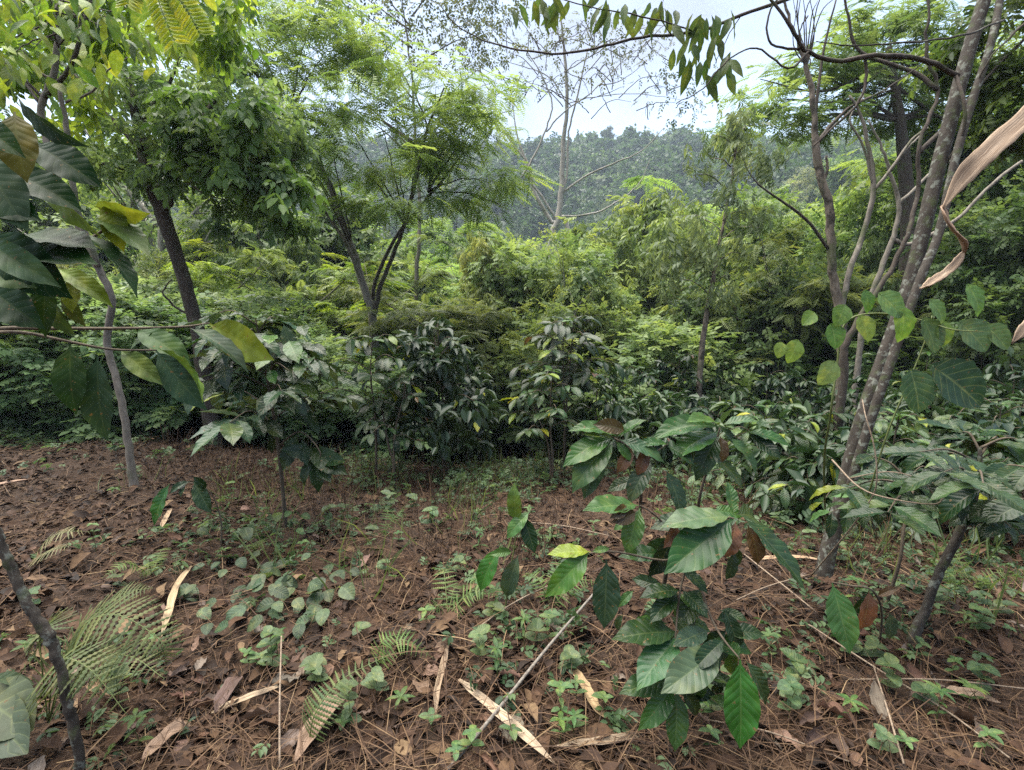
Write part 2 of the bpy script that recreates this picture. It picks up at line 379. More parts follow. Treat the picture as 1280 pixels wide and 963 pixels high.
COFFEE_HI = [blade('coffee_blade', M_COFFEE, 30, 8, 'coffee', hw, d, f, .007, .014, tw) for hw, d, f, tw in
             ((.21, .35, .22, 0), (.20, .7, .3, .15), (.225, .55, .18, -.12), (.19, .95, .38, .1), (.215, .2, .28, -.2), (.2, .8, .15, .25))]
COFFEE_LO = [blade('coffee_blade_small', M_COFFEE_LO, 8, 4, 'coffee', hw, d, f, 0, .02, tw) for hw, d, f, tw in
             ((.21, .4, .25, 0), (.2, .8, .3, .2), (.22, .6, .2, -.2), (.19, 1.05, .35, .1), (.21, .25, .3, -.1))]
COFFEE_NEAR = [blade('coffee_blade', M_COFFEE_NEAR, 30, 8, 'coffee', hw, d, f, .004, .012, tw) for hw, d, f, tw in
             ((.21, .35, .22, 0), (.20, .7, .3, .15), (.225, .55, .18, -.12), (.19, .95, .38, .1), (.215, .2, .28, -.2))]
LANCE = [blade('lance_blade', M_LEAF, 8, 4, 'lance', hw, d, .25, 0, .02, tw) for hw, d, tw in ((.16, .5, .1), (.14, .9, -.2), (.17, .3, .2), (.15, 1.1, 0))]
HEART = [blade('heart_blade', M_LEAF, 10, 6, 'heart', hw, d, f, .0, .02, tw) for hw, d, f, tw in ((.46, .5, .2, 0), (.42, .8, .1, .15), (.48, .3, .3, -.15))]
OVAL = [blade('oval_blade', M_LEAF, 6, 4, 'oval', hw, d, .25, 0, .02, 0) for hw, d in ((.26, .4), (.22, .8), (.3, .6))]
DEAD = [blade('dead_blade', M_DRY, 8, 4, 'oval', hw, d, f, .0, .07, tw) for hw, d, f, tw in ((.22, 1.2, .5, .6), (.27, .8, .9, -.5), (.2, -1.0, .4, .4), (.3, 1.6, .3, -.8), (.16, .5, 1.1, .2))]

def frame(d, up):
    y = Vector(d).normalized(); z = Vector(up); z = z - y * z.dot(y)
    if z.length < 1e-4: z = Vector((0, -1, .2)); z = z - y * z.dot(y)
    z.normalize(); x = y.cross(z)
    return Matrix((x, y, z)).transposed()
def put_leaf(parent, me, pos, d, up, length, col, name='leaf', label=None, wide=1.0):
    o = bpy.data.objects.new(name, me); COL.objects.link(o); o.parent = parent
    m = frame(d, up) @ Matrix.Diagonal((length * wide, length, length))
    m4 = m.to_4x4(); m4.translation = Vector(pos) - parent.location
    o.matrix_local = m4; o.color = (*col, 1)
    if label: o['label'] = label
    return o
def rc(c, v=.2, rng=random):
    k = 1 + rng.uniform(-v, v); return (c[0] * k * (1 + rng.uniform(-v, v) * .5), c[1] * k, c[2] * k * (1 + rng.uniform(-v, v) * .5))

# scattered leaves in one mesh -------------------------------------------------
def T_leaf(w=.22, fold=.1, droop=.12):
    V = np.array([(0, 0, 0), (w * .85, .3, fold), (w, .6, fold * .7), (0, 1, -droop), (-w, .6, fold * .7), (-w * .85, .3, fold)], float)
    return V, np.array([(0, 1, 2, 3), (0, 3, 4, 5)])
def T_diamond(w=.25, fold=.08, droop=.1):
    return np.array([(0, 0, 0), (w, .45, fold), (0, 1, -droop), (-w, .45, fold)], float), np.array([(0, 1, 2, 3)])
def T_spray(k=7, w=.2, ll=.42, seed=1, hang=.3, leaf=T_leaf):
    """a twig one unit long with k leaves set alternately"""
    r = np.random.default_rng(seed); parts = []
    for i in range(k):
        t = .15 + .85 * i / (k - 1); s = 1 if i % 2 else -1
        a = s * (R(55) + r.uniform(-.3, .3)) * (1 if i < k - 1 else .1)
        d = np.array([math.sin(a), math.cos(a), -hang + r.uniform(-.25, .25)]); d /= np.linalg.norm(d)
        up = np.array([r.uniform(-.4, .4), r.uniform(-.4, .4), 1]); up -= d * up.dot(d); up /= np.linalg.norm(up)
        v, q = leaf(w); L = ll * r.uniform(.75, 1.2)
        parts.append((np.array([0, t * .75, -hang * .4 * t * t]) + L * (v[:, :1] * np.cross(d, up) + v[:, 1:2] * d + v[:, 2:] * up), q))
    return join(parts)
def T_frond(pairs=9, pl=.3, pw=.055, droop=.25, seed=2):
    """a feathery leaf: a midrib with rows of narrow leaflets"""
    r = np.random.default_rng(seed); parts = []
    z = lambda t: -droop * t * t
    parts.append((np.array([(-.008, 0, 0), (.008, 0, 0), (.004, 1, z(1)), (-.004, 1, z(1))]), np.array([(0, 1, 2, 3)])))
    for i in range(pairs):
        t = .16 + .84 * i / (pairs - 1); L = pl * math.sin(math.pi * (.2 + .72 * t)) * r.uniform(.85, 1.1)
        for s in (-1, 1):
            x0, y0, z0 = 0, t, z(t); dx, dy, dz = s * L * .93, L * .36, -L * r.uniform(.05, .35)
            parts.append((np.array([(x0, y0, z0), (x0 + dx * .5, y0 + dy * .5 - pw, z0 + dz * .4), (x0 + dx, y0 + dy, z0 + dz), (x0 + dx * .5, y0 + dy * .5 + pw, z0 + dz * .4)]), np.array([(0, 1, 2, 3)])))
    return join(parts)

def scatter(tmpl, pos, d, up, size, rnd, mat, name):
    V0, Q0 = tmpl; pos = np.asarray(pos, float); n = len(pos)
    d = d / (np.linalg.norm(d, axis=1)[:, None] + 1e-9)
    up = up - d * (up * d).sum(1)[:, None]; up /= np.linalg.norm(up, axis=1)[:, None] + 1e-9
    x = np.cross(d, up); s = np.asarray(size, float)[:, None, None]
    V = pos[:, None, :] + s * (V0[None, :, 0:1] * x[:, None, :] + V0[None, :, 1:2] * d[:, None, :] + V0[None, :, 2:3] * up[:, None, :])
    Q = Q0[None] + (np.arange(n) * len(V0))[:, None, None]
    return mk_mesh(name, V.reshape(-1, 3), Q.reshape(-1, Q0.shape[1]), mat, rnd=np.repeat(np.clip(rnd, 0, 1), len(V0)))
def rdir(n, rng=NR):
    v = rng.normal(size=(n, 3)); return v / np.linalg.norm(v, axis=1)[:, None]

def crown_mesh(name, blobs, n, tmpl, size, mat, rng=NR, droop=.3, shell=.55, flat=False, jit=.35, clump=14, cl_r=.28):
    """blobs: rows (x, y, z, rx, ry, rz). Leaves sit in clumps inside the blobs, more near their outside."""
    b = np.asarray(blobs, float); vol = (b[:, 3] * b[:, 4] * b[:, 5]) ** .66; vol /= vol.sum()
    nc = max(1, n // clump); bi = rng.choice(len(b), nc, p=vol)
    dirs = rdir(nc, rng); rad = rng.random(nc) ** (1 / 3) * (1 - shell) + shell * rng.random(nc) ** .25
    c = b[bi, :3] + dirs * rad[:, None] * b[bi, 3:6]
    out = dirs
    ci = np.repeat(np.arange(nc), clump); N = len(ci)
    mr = b[bi, 3:6].min(1)[ci]
    off = rng.normal(size=(N, 3)) * (cl_r * np.minimum(b[bi[ci], 3:6], 2.2)) * .6
    if flat: off[:, 2] *= .35
    pos = c[ci] + off
    d = out[ci] * .6 + rdir(N, rng) * .8 + np.array([0, 0, -droop])
    if flat: d[:, 2] = d[:, 2] * .25 - droop * .4
    up = np.array([0, 0, 1.0]) + rdir(N, rng) * jit + out[ci] * .35
    rnd = np.clip(.5 + rng.normal(size=nc) * .2, 0, 1)[ci] + rng.normal(size=N) * .14
    sz = size * rng.uniform(.6, 1.3, N)
    return scatter(tmpl, pos, d, up, sz, rnd, mat, name)

# ------------------------------------------------------------------ ground
def build_ground():
    n = 320
    a, ty0, ty1 = .9, -math.asinh(40 / .9), math.asinh(650 / .9)
    xs = a * np.sinh(np.linspace(-math.asinh(480 / a), math.asinh(480 / a), n)); ys = a * np.sinh(np.linspace(ty0, ty1, n)) + .8
    X, Y = np.meshgrid(xs, ys); Z = height(X, Y)
    V = np.stack([X, Y, Z], -1).reshape(-1, 3)
    i = np.arange(n - 1); I, J = np.meshgrid(i, i); k = (J * n + I).ravel()
    Q = np.stack([k, k + 1, k + n + 1, k + n], 1)
    tag(link('ground', mk_mesh('ground', V, Q, M_GROUND)), 'reddish brown forest floor falling away into a green valley', kind='structure')
build_ground()

# ------------------------------------------------------------------ trees: prototypes for the valley and slopes
def skeleton(rng, H, bare, nl, spread, rise, wob=.05, r0=None):
    """trunk and limbs of a tree H tall: (tubes, tips)"""
    r0 = r0 or H * .016
    k = 7; t = np.linspace(0, 1, k)
    tr = np.stack([np.cumsum(rng.normal(size=k)) * H * wob * .4, np.cumsum(rng.normal(size=k)) * H * wob * .4, t * H * .9], 1); tr[:2, :2] *= .3; tr[0] = (0, 0, -.4)
    parts = [tube(smooth_path(np.hstack([tr, np.linspace(r0, r0 * .25, k)[:, None]]), 3)[:, :3], np.interp(np.linspace(0, 1, 19), [0, 1], [r0, r0 * .25]), 7)]
    tips = [tr[-1]]
    for i in range(nl):
        f = bare + (1 - bare) * (i + .5) / nl; b = np.array([np.interp(f, t, tr[:, j]) for j in range(3)])
        az = i * 2.4 + rng.uniform(-.4, .4); L = spread * (1 - .55 * abs(f - (bare + .35 * (1 - bare)))) * rng.uniform(.75, 1.15)
        e = rise + rng.uniform(-.15, .2) + .25 * f
        d = np.array([math.cos(az) * math.cos(e), math.sin(az) * math.cos(e), math.sin(e)])
        p1 = b + d * L * .5 + rng.normal(size=3) * L * .06; p2 = b + d * L + np.array([0, 0, L * .12]) + rng.normal(size=3) * L * .08
        parts.append(tube(smooth_path([b, p1, p2], 4), np.linspace(r0 * .42, r0 * .1, 9), 5))
        tips += [p1 * .4 + p2 * .6, p2]
        for s in range(3):
            q0 = b + (p2 - b) * rng.uniform(.4, .85); q1 = q0 + (d + rdir(1, rng)[0] * .9) * L * .38
            parts.append(tube([q0, (q0 + q1) / 2 + rng.normal(size=3) * .03 * L, q1], [r0 * .18, r0 * .12, r0 * .05], 4)); tips.append(q1)
    return join(parts), np.array(tips)

SPRAY = T_spray(7, .2, .42, 1, .3); SPRAY2 = T_spray(6, .24, .5, 5, .15); HANG = T_spray(7, .13, .55, 3, .9)
SPRAYD = T_spray(9, .25, .34, 1, .3, T_diamond); SPRAY2D = T_spray(8, .28, .38, 5, .15, T_diamond); HANGD = T_spray(9, .16, .42, 3, .9, T_diamond); FROND = T_frond(); SMALL = T_spray(6, .26, .3, 8, .2, T_diamond)
def proto(seed, H, bare, nl, spread, rise, tmpl, size, n, br, bark, squash=.8, droop=.3, flat=False, shell=.5, r0=None):
    rng = np.random.default_rng(seed)
    (V, Q), tips = skeleton(rng, H, bare, nl, spread, rise, r0=r0)
    blobs = [(*(p + rng.normal(size=3) * .12), *(br * rng.uniform(.75, 1.25) * np.array([1, 1, squash]))) for p in tips]
    return mk_mesh('tree_trunk', V, Q, bark), crown_mesh('tree_crown', blobs, n, tmpl, size, M_FOL, rng, droop, shell, flat)
PROTO = {
    'broad': [proto(s, 10, .3, 8, 3.2, .5, SPRAYD, .55, 5200, 1.15, M_PALE) for s in (1, 2, 3)],
    'dense': [proto(s, 9, .22, 9, 3.0, .45, SPRAY2D, .5, 5600, 1.2, M_DARK, .9) for s in (4, 5)],
    'hang': [proto(s, 10, .3, 8, 2.7, .7, HANGD, .6, 5200, 1.05, M_TAN, 1.0, .8) for s in (6, 7)],
    'feather': [proto(s, 10, .5, 8, 4.2, .3, FROND, .75, 2600, 1.5, M_PALE, .25, .15, True) for s in (8, 9)],
    'sparse': [proto(s, 12, .4, 9, 3.6, .7, SMALL, .7, 900, 1.3, M_WHITE, .8, .3) for s in (10, 11)],
    'bush': [proto(s, 4, .1, 9, 2.1, .5, SPRAY2D, .38, 3600, .8, M_DARK, .8, .3) for s in (12, 13)],
}
PH = {'broad': 11.3, 'dense': 10.2, 'hang': 11, 'feather': 10.2, 'sparse': 13, 'bush': 4.6}
PC = {'broad': (.155, .235, .07), 'dense': (.105, .18, .06), 'hang': (.195, .265, .085), 'feather': (.18, .275, .07), 'sparse': (.18, .2, .11), 'bush': (.155, .23, .075)}
def place_tree(kind, px, d, top_py, label, group, col=None, v=None, wide=1.0, hmax=17, name='valley_tree', cat='tree'):
    q = P(px, top_py, d); z = hz(q.x, q.y); H = min(max(q.z - z, 2.6), hmax); s = H / PH[kind]
    tm, cm = PROTO[kind][(v if v is not None else random.randrange(99)) % len(PROTO[kind])]
    t = thing(name, (q.x, q.y, z - .15), label, cat, group); t.rotation_euler = (0, 0, random.uniform(0, 6.28))
    w = s * wide * random.uniform(.9, 1.2); t.scale = (w, w, s)
    link('trunk', tm, t); c = link('crown', cm, t); c.color = (*(col or rc(PC[kind], .25)), 1)
    return t

# far wooded hill: one mass
def far_forest():
    rng = np.random.default_rng(77); pos, d, up, sz, rn = [], [], [], [], []
    n = 3400; y = 95 + (rng.random(n) ** .75) * 190; x = (rng.random(n) * 2 - 1) * (y * 1.12 + 8)
    z = height(x, y)
    for i in range(n):
        k = 110; h = rng.uniform(5, 9) + 6 * rng.random() ** 4; r = 1.5 + 3.4 * rng.random() ** 2
        v = rdir(k, rng); v[:, 2] = np.abs(v[:, 2]) * 1.15 - .35
        lob = 1 + .45 * np.sin(v[:, 0] * 5 + i) * np.cos(v[:, 1] * 4 + i * 2)
        p = np.array([x[i], y[i], z[i] + h * .62]) + v * np.array([r, r, h * .42]) * (lob * rng.uniform(.6, 1.05, k))[:, None]
        pos.append(p); d.append(v + rdir(k, rng) * .8); up.append(v + np.array([0, 0, .8]) + rdir(k, rng) * .5)
        sz.append(rng.uniform(.6, 1.5, k) * (.6 + y[i] / 330)); rn.append(np.clip(rng.normal(.5, .34) + rng.normal(size=k) * .1, 0, 1))
    me = scatter(T_diamond(.45, .15, .2), np.vstack(pos), np.vstack(d), np.vstack(up), np.concatenate(sz), np.concatenate(rn), M_FOL, 'forest')
    o = link('forest', me); o.color = (.036, .07, .032, 1); tag(o, 'unbroken forest covering the far hill across the valley', kind='stuff')
far_forest()

# skyline trees on the far ridge
for i in range(26):
    px = 545 + i * 15.5 + random.uniform(-5, 5); d = random.uniform(238, 268)
    q = P(px, 100, d); z = hz(q.x, q.y); s = random.uniform(.5, .95); kd = random.choice(['broad', 'dense', 'sparse', 'hang'])
    t = thing('ridge_tree', (q.x, q.y, z - .3), f'''small {dict(broad='rounded', dense='dark compact', sparse='thin', hang='drooping')[kd]} tree on the skyline ridge {'behind the sparse tree' if px < 610 else 'left of the white stems' if px < 700 else 'just right of the white stems' if px < 780 else 'under the open sky gap' if px < 860 else 'left of the forked tree'}''', 'tree', 'trees along the far ridge')
    t.scale = (s * 1.1, s * 1.1, s * 1.15); t.rotation_euler = (0, 0, random.uniform(0, 6))
    tm, cm = PROTO[kd][random.randrange(2)]; link('trunk', tm, t); link('crown', cm, t).color = (*rc((.06, .09, .035), .2), 1)

# trees filling the valley, row by row towards the camera
KD = {'broad': 'mid-green leafy', 'dense': 'dark green dense', 'hang': 'yellow-green drooping', 'feather': 'light green feathery', 'sparse': 'thin grey-green', 'bush': 'low green bushy'}
def where(px):
    for x, w in ((60, 'behind the large near leaves'), (185, 'behind the pale-barked trunk'), (270, 'behind the dark curved trunk'), (390, 'behind the slim coffee shrub'), (500, 'behind the many-stemmed feathery tree'), (600, 'behind the dense dark coffee shrub'), (680, 'beyond the grassy gap'), (790, 'behind the tall dark coffee shrub'), (900, 'behind the slender tree'), (990, 'right of the slender tree'), (1085, 'behind the forked tree'), (1180, 'behind the lichen-spotted stems')):
        if px < x: return w
    return 'at the right edge behind the vine'
def row(d0, d1, n, x0, x1, top, kinds, word, hmax=15):
    for i in range(n):
        px = x0 + (x1 - x0) * (i + random.random()) / n; d = random.uniform(d0, d1); kd = random.choice(kinds)
        ty = top(px) + random.uniform(-14, 26)
        place_tree(kd, px, d, ty, f'{KD[kd]} tree {word}, {where(px)}', 'trees packed in the valley', hmax=hmax)
tp = lambda *xy: (lambda px: float(np.interp(px, [a for a, _ in xy], [b for _, b in xy])))
row(74, 100, 34, -60, 1340, tp((0, 235), (400, 235), (640, 245), (800, 245), (900, 205), (1000, 165), (1300, 110)), ['broad', 'dense', 'hang', 'feather', 'sparse'], 'farthest back', 16)
row(48, 66, 34, -60, 1340, tp((0, 262), (400, 262), (640, 275), (800, 275), (900, 235), (1000, 190), (1300, 130)), ['broad', 'broad', 'hang', 'feather', 'dense'], 'far down', 16)
row(32, 44, 28, -40, 1320, tp((0, 318), (400, 325), (640, 322), (800, 312), (900, 260), (1000, 220), (1300, 160)), ['broad', 'hang', 'hang', 'feather', 'dense'], 'halfway down', 15)
row(21, 29, 22, -20, 1300, tp((0, 362), (400, 375), (640, 362), (800, 350), (900, 315), (1000, 275), (1300, 225)), ['broad', 'hang', 'broad', 'feather'], 'low down', 12)
row(14.5, 19, 18, 0, 1300, tp((0, 410), (400, 420), (600, 410), (720, 395), (860, 400), (1000, 375), (1300, 320)), ['bush', 'bush', 'broad', 'bush'], 'nearest', 8)

# thickets that close off the lower view, and thin saplings standing in them
def thicket(rows, group, word, cols):
    for px, d, ty, kd in rows:
        place_tree(kd, px, d, ty, f'{word} {where(px)}', group, col=rc(random.choice(cols), .15), wide=1.5 if kd == 'bush' else .8, hmax=9, name='thicket_shrub' if kd == 'bush' else 'sapling_tree', cat='shrub' if kd == 'bush' else 'tree')
rt = random.Random(88)
thicket([(-70 + i * 33 + rt.uniform(-12, 12), rt.uniform(11.5, 17), rt.uniform(418, 462), 'bush') for i in range(17)], 'shrubs of the left thicket', 'pale green tangled shrub', [(.15, .235, .085), (.13, .22, .075), (.165, .245, .10)])
thicket([(560 + i * 34 + rt.uniform(-12, 12), rt.uniform(12.5, 18), rt.uniform(395, 440), 'bush') for i in range(22)], 'shrubs of the right thicket', 'fresh green tangled shrub', [(.125, .2, .06), (.11, .18, .055), (.155, .22, .075)])
thicket([(20 + i * 84 + rt.uniform(-30, 30), rt.uniform(12, 20), rt.uniform(300, 370), rt.choice(['sparse', 'hang', 'sparse', 'feather'])) for i in range(15)], 'thin saplings in the thicket', 'thin light-leaved sapling', [(.14, .19, .06), (.16, .21, .06), (.11, .17, .05)])
thicket([(-60 + i * 26 + rt.uniform(-8, 8), rt.uniform(9.0, 10.8), rt.uniform(462, 500), 'bush') for i in range(12)], 'low weeds at the left edge of the bare ground', rt.choice(['low', 'broad', 'light']) + ' weed bush at the bare rim', [(.16, .255, .10), (.175, .26, .115)])

# ------------------------------------------------------------------ trees built one by one
def pp(*rows): return [P(*r) for r in rows]
def base_of(px, py, d=None):
    if d is None: return G(px, py)
    q = P(px, py, d); return Vector((q.x, q.y, hz(q.x, q.y)))
def px_blobs(root, rows):
    """rows (px, py, depth, half-width px, half-height px, depth half-size m) -> ellipsoids local to root"""
    out = []
    for px, py, d, wx, wy, dd in rows:
        c = P(px, py, d) - root.location; out.append((c.x, c.y, c.z, wx * d / F, dd, wy * d / F))
    return out

# lichen-spotted leaning tree on the right
b = G(1030, 728)
lt = thing('lichen_tree', b, 'leaning twin-stemmed tree with pale lichen spots on its bark', 'tree')
D0 = b.y
tube_obj('trunk', [b + Vector((-.02, 0, -.12))] + pp((1033, 700, D0), (1050, 630, D0 + .03), (1075, 530, D0 + .06), (1107, 440, D0 + .1), (1138, 350, D0 + .15), (1163, 250, D0 + .2), (1188, 150, D0 + .25), (1212, 60, D0 + .3), (1230, 0, D0 + .34), (1258, -100, D0 + .4), (1300, -230, D0 + .5)), [0.05702, 0.04752, 0.04039, 0.03802, 0.03707, 0.04039, 0.04039, 0.03802, 0.03564, 0.03326, 0.02376], M_LICHEN, lt, 14, 5, .07)
tube_obj('stem', pp((1052, 648, D0 - .02), (1082, 545, D0 - .06), (1118, 440, D0 - .04), (1150, 350, D0), (1174, 290, D0 + .05), (1194, 200, D0 + .1), (1216, 125, D0 + .15), (1240, 50, D0 + .2), (1252, -10, D0 + .3), (1275, -110, D0 + .4)), [0.02938, 0.02693, 0.02448, 0.02448, 0.02252, 0.02203, 0.02056, 0.01958, 0.01469], M_LICHEN, lt, 10, 5, .07)
def dbranch(parent, rows, r, mat=M_DARK, wob=.008, n=6): return tube_obj('branch', pp(*rows), [v * .78 for v in r], mat, parent, n, 5, .15, wob)
D1 = D0 + .2
dbranch(lt, [(1197, 95, D1), (1150, 74, D1 - .1), (1095, 70, D1 - .2), (1045, 76, D1 - .2), (1005, 62, D1 - .25), (990, 35, D1 - .3), (965, 0, D1 - .3), (930, -50, D1 - .3)], [.02, .017, .014, .011, .007])
dbranch(lt, [(1193, 92, D1), (1204, 125, D1 - .1), (1203, 165, D1 - .1), (1183, 205, D1)], [.014, .012, .009])
dbranch(lt, [(1081, 72, D1 - .2), (1083, 100, D1 - .2), (1070, 132, D1 - .22), (1040, 160, D1 - .25), (1018, 182, D1 - .25)], [.011, .009, .006])
dbranch(lt, [(1072, 130, D1 - .22), (1110, 110, D1 - .2), (1150, 82, D1 - .1)], [.006, .005, .004])
dbranch(lt, [(1010, 65, D1 - .25), (985, 85, D1 - .3), (945, 60, D1 - .3), (910, 75, D1 - .35), (880, 110, D1 - .35), (845, 130, D1 - .4)], [.008, .006, .005, .003])
dbranch(lt, [(1000, 62, D1 - .25), (965, 55, D1 - .3), (960, 20, D1 - .3), (985, -20, D1 - .3)], [.009, .007, .005])
dbranch(lt, [(1255, 25, D1), (1200, 45, D1 - .3), (1120, 55, D1 - .5), (1060, 58, D1 - .6), (1020, 52, D1 - .6)], [.008, .007, .005, .003], M_LICHEN)
dbranch(lt, [(1290, 20, D1 - .1), (1240, 70, D1 - .1), (1215, 118, D1)], [.007, .006, .004])
BR = dbranch(lt, [(1252, -60, D1 + .1), (1120, -70, D1 + .1), (1010, -12, D1), (925, 20, D1), (870, 40, D1), (800, 47, D1), (745, 60, D1), (690, 67, D1), (625, 58, D1), (575, 35, D1), (548, 5, D1)], [.02, .017, .014, .012, .011, .010, .009, .008, .006, .004, .003])
dbranch(lt, [(870, 40, D1), (800, 20, D1 - .1), (735, 8, D1 - .1), (660, -12, D1 - .1)], [.006, .005, .003])
dbranch(lt, [(925, 22, D1), (905, 55, D1 - .05), (892, 85, D1 - .05)], [.004, .003, .002])
dbranch(lt, [(840, 44, D1), (825, 20, D1 - .1), (835, -15, D1 - .1)], [.004, .003, .002])
dbranch(lt, [(1010, 20, D1 - .1), (1000, 40, D1 - .1), (1012, 75, D1 - .15), (1006, 100, D1 - .15)], [.005, .004, .003])
LG = (.055, .095, .025)
for px, py, n, sx, sy in ((880, 60, 16, 28, 30), (890, 20, 12, 22, 15), (775, 8, 12, 45, 12), (835, 12, 10, 25, 12), (700, 0, 10, 40, 14), (905, 75, 8, 12, 18), (665, 8, 6, 20, 6)):
    for i in range(n):
        p = P(px + random.gauss(0, sx * .6), py + random.gauss(0, sy * .6), D1 + random.uniform(-.25, .15))
        dd = (random.uniform(-.5, .5), random.uniform(-.5, .5), -1 + random.uniform(0, .5))
        put_leaf(lt, random.choice(LANCE), p, dd, (random.uniform(-1, 1), -1, random.uniform(0, 1)), random.uniform(.11, .17), rc(LG, .25))

# dark bare branching tree just behind it
b = base_of(1052, 480, 6.0)
t = thing('dark_tree', b, 'dark crooked tree leaning right behind the lichen-spotted twin stems', 'tree')
tube_obj('trunk', [b + Vector((0, 0, -.2))] + pp((1054, 470, 6), (1058, 430, 6), (1085, 380, 6), (1118, 330, 6), (1138, 285, 6), (1147, 240, 6.1), (1150, 180, 6.1), (1172, 115, 6.2), (1158, 70, 6.2), (1160, 20, 6.2), (1165, -40, 6.2)), [0.05702, 0.04562, 0.03802, 0.03041, 0.02661, 0.02471, 0.02281, 0.02091, 0.01901, 0.01711, 0.01331, 0.009504], M_DARK, t, 9, 5, .15, .03)
dbranch(t, [(1172, 112, 6.2), (1140, 90, 6.3), (1075, 65, 6.4), (1060, 20, 6.4), (1052, -30, 6.4)], [.04, .03, .02, .015])
dbranch(t, [(1150, 190, 6.1), (1190, 150, 6.3), (1240, 90, 6.4), (1290, 40, 6.5)], [.035, .025, .02])
cm = crown_mesh('tree_crown', px_blobs(t, [(1250, 50, 6.5, 50, 30, .8), (1270, 130, 6.6, 40, 40, .6)]), 700, SPRAY, .26, M_FOL, droop=.3)
link('crown', cm, t).color = (.075, .12, .03, 1)

# forked tan-barked tree
b = base_of(1052, 470, 7.4)
t = thing('forked_tree', b, 'tan-barked tree forking into two bare slender stems above coffee bushes', 'tree')
tube_obj('trunk', [b + Vector((0, 0, -.2))] + pp((1052, 470, 7.4), (1052, 420, 7.4), (1048, 380, 7.4), (1040, 330, 7.4), (1036, 260, 7.4), (1022, 205, 7.4), (1018, 150, 7.4), (1012, 100, 7.4), (1000, 60, 7.4), (985, 20, 7.4), (975, -20, 7.4)), [0.0868, 0.0744, 0.0682, 0.062, 0.0589, 0.0558, 0.0527, 0.0372, 0.0341, 0.0248, 0.0186, 0.0124], M_TAN, t, 9, 5, .12, .03)
tube_obj('stem', pp((1050, 395, 7.4), (1062, 340, 7.4), (1080, 290, 7.5), (1092, 235, 7.5), (1086, 190, 7.5), (1078, 150, 7.5), (1062, 120, 7.5)), [0.042, 0.0385, 0.035, 0.035, 0.028, 0.021, 0.014], M_PALE, t, 8, 5, .12, .02)
dbranch(t, [(1091, 240, 7.5), (1115, 210, 7.5), (1140, 175, 7.6), (1160, 160, 7.6)], [.03, .025, .02], M_PALE)
dbranch(t, [(1092, 235, 7.5), (1078, 180, 7.5), (1062, 150, 7.5), (1080, 120, 7.6)], [.022, .018, .01], M_PALE)
dbranch(t, [(1036, 312, 7.4), (1008, 275, 7.3), (975, 250, 7.2), (950, 232, 7.2), (936, 215, 7.2), (925, 190, 7.1)], [.03, .025, .018, .009, .003])
dbranch(t, [(1022, 178, 7.4), (1045, 150, 7.5), (1072, 128, 7.5), (1115, 112, 7.6)], [.04, .03, .02, .012])
dbranch(t, [(1028, 230, 7.4), (1034, 215, 7.4), (1033, 195, 7.4)], [.03, .025, .02], M_TAN)
dbranch(t, [(1018, 150, 7.4), (1030, 60, 7.5), (1045, 0, 7.5)], [.03, .02, .012])
for q in range(10):
    x0 = random.uniform(985, 1035); y0 = random.uniform(15, 100)
    dbranch(t, [(1008, 85, 7.4), (x0, y0 - 10, 7.4), (x0 + random.uniform(-30, 30), y0 - random.uniform(30, 70), 7.4)], [.012, .009, .004])
# second pale stem clump further right
b = base_of(1070, 470, 8.6)
t = thing('pale_stemmed_tree', b, 'pale slender tree with open limbs between forked tree and lichen trunk', 'tree')
tube_obj('trunk', [b + Vector((0, 0, -.2))] + pp((1072, 460, 8.6), (1080, 400, 8.6), (1100, 340, 8.6), (1120, 285, 8.6), (1123, 250, 8.6), (1112, 215, 8.6), (1100, 180, 8.6), (1085, 150, 8.6)), [0.0558, 0.0496, 0.0434, 0.0434, 0.0372, 0.0341, 0.0279, 0.0186, 0.0124], M_PALE, t, 8, 5, .12, .02)
dbranch(t, [(1122, 255, 8.6), (1140, 240, 8.6), (1165, 215, 8.7), (1190, 200, 8.7)], [.04, .03, .02], M_PALE)
dbranch(t, [(1112, 215, 8.6), (1130, 190, 8.6), (1150, 170, 8.6)], [.03, .025, .015], M_PALE)
dbranch(t, [(1195, 275, 8.6), (1225, 245, 8.6), (1265, 210, 8.6), (1300, 190, 8.6)][::-1] + [(1140, 305, 8.6), (1118, 300, 8.6)], [.03, .035, .045], M_PALE)

# layered feathery canopy, right
b = base_of(1128, 420, 13)
t = thing('feathery_canopy_tree', b, 'spreading tree with flat feathery green layers against the sky at right', 'tree')
tube_obj('trunk', [b + Vector((0, 0, -.3))] + pp((1128, 400, 13), (1135, 300, 13), (1130, 200, 13), (1120, 120, 13), (1110, 60, 13)), [.22, .2, .17, .14, .1, .06], M_DARK, t, 9, 5, .1)
LAY = [(1000, 88, 13, 46, 9, 1.3), (1050, 72, 13.5, 52, 9, 1.4), (980, 120, 12.5, 36, 9, 1.2), (1020, 150, 13, 40, 10, 1.2), (1075, 110, 13.5, 46, 10, 1.3), (950, 95, 12.5, 24, 7, 1), (1130, 55, 13.5, 50, 10, 1.4), (1100, 145, 14, 40, 10, 1.3), (1190, 80, 14, 46, 12, 1.4), (970, 155, 12.5, 26, 10, 1), (1150, 110, 14, 40, 10, 1.2), (1250, 60, 14, 45, 12, 1.4), (1240, 120, 14, 44, 12, 1.4), (1060, 40, 13.5, 44, 9, 1.2), (1110, 20, 14, 50, 10, 1.2), (1210, 160, 14, 36, 12, 1.3), (1265, 190, 14, 30, 12, 1.3), (905, 160, 12, 22, 10, .8), (930, 130, 12.3, 20, 8, .8)]
for k, (px, py, d, wx, wy, dd) in enumerate(LAY[:17]):
    dbranch(t, [(1122, 150 - 40 * (k % 3), 13), ((1122 + px) / 2, (py + 130) / 2, (13 + d) / 2), (px, py + 4, d)], [.06, .035, .012], wob=.05)
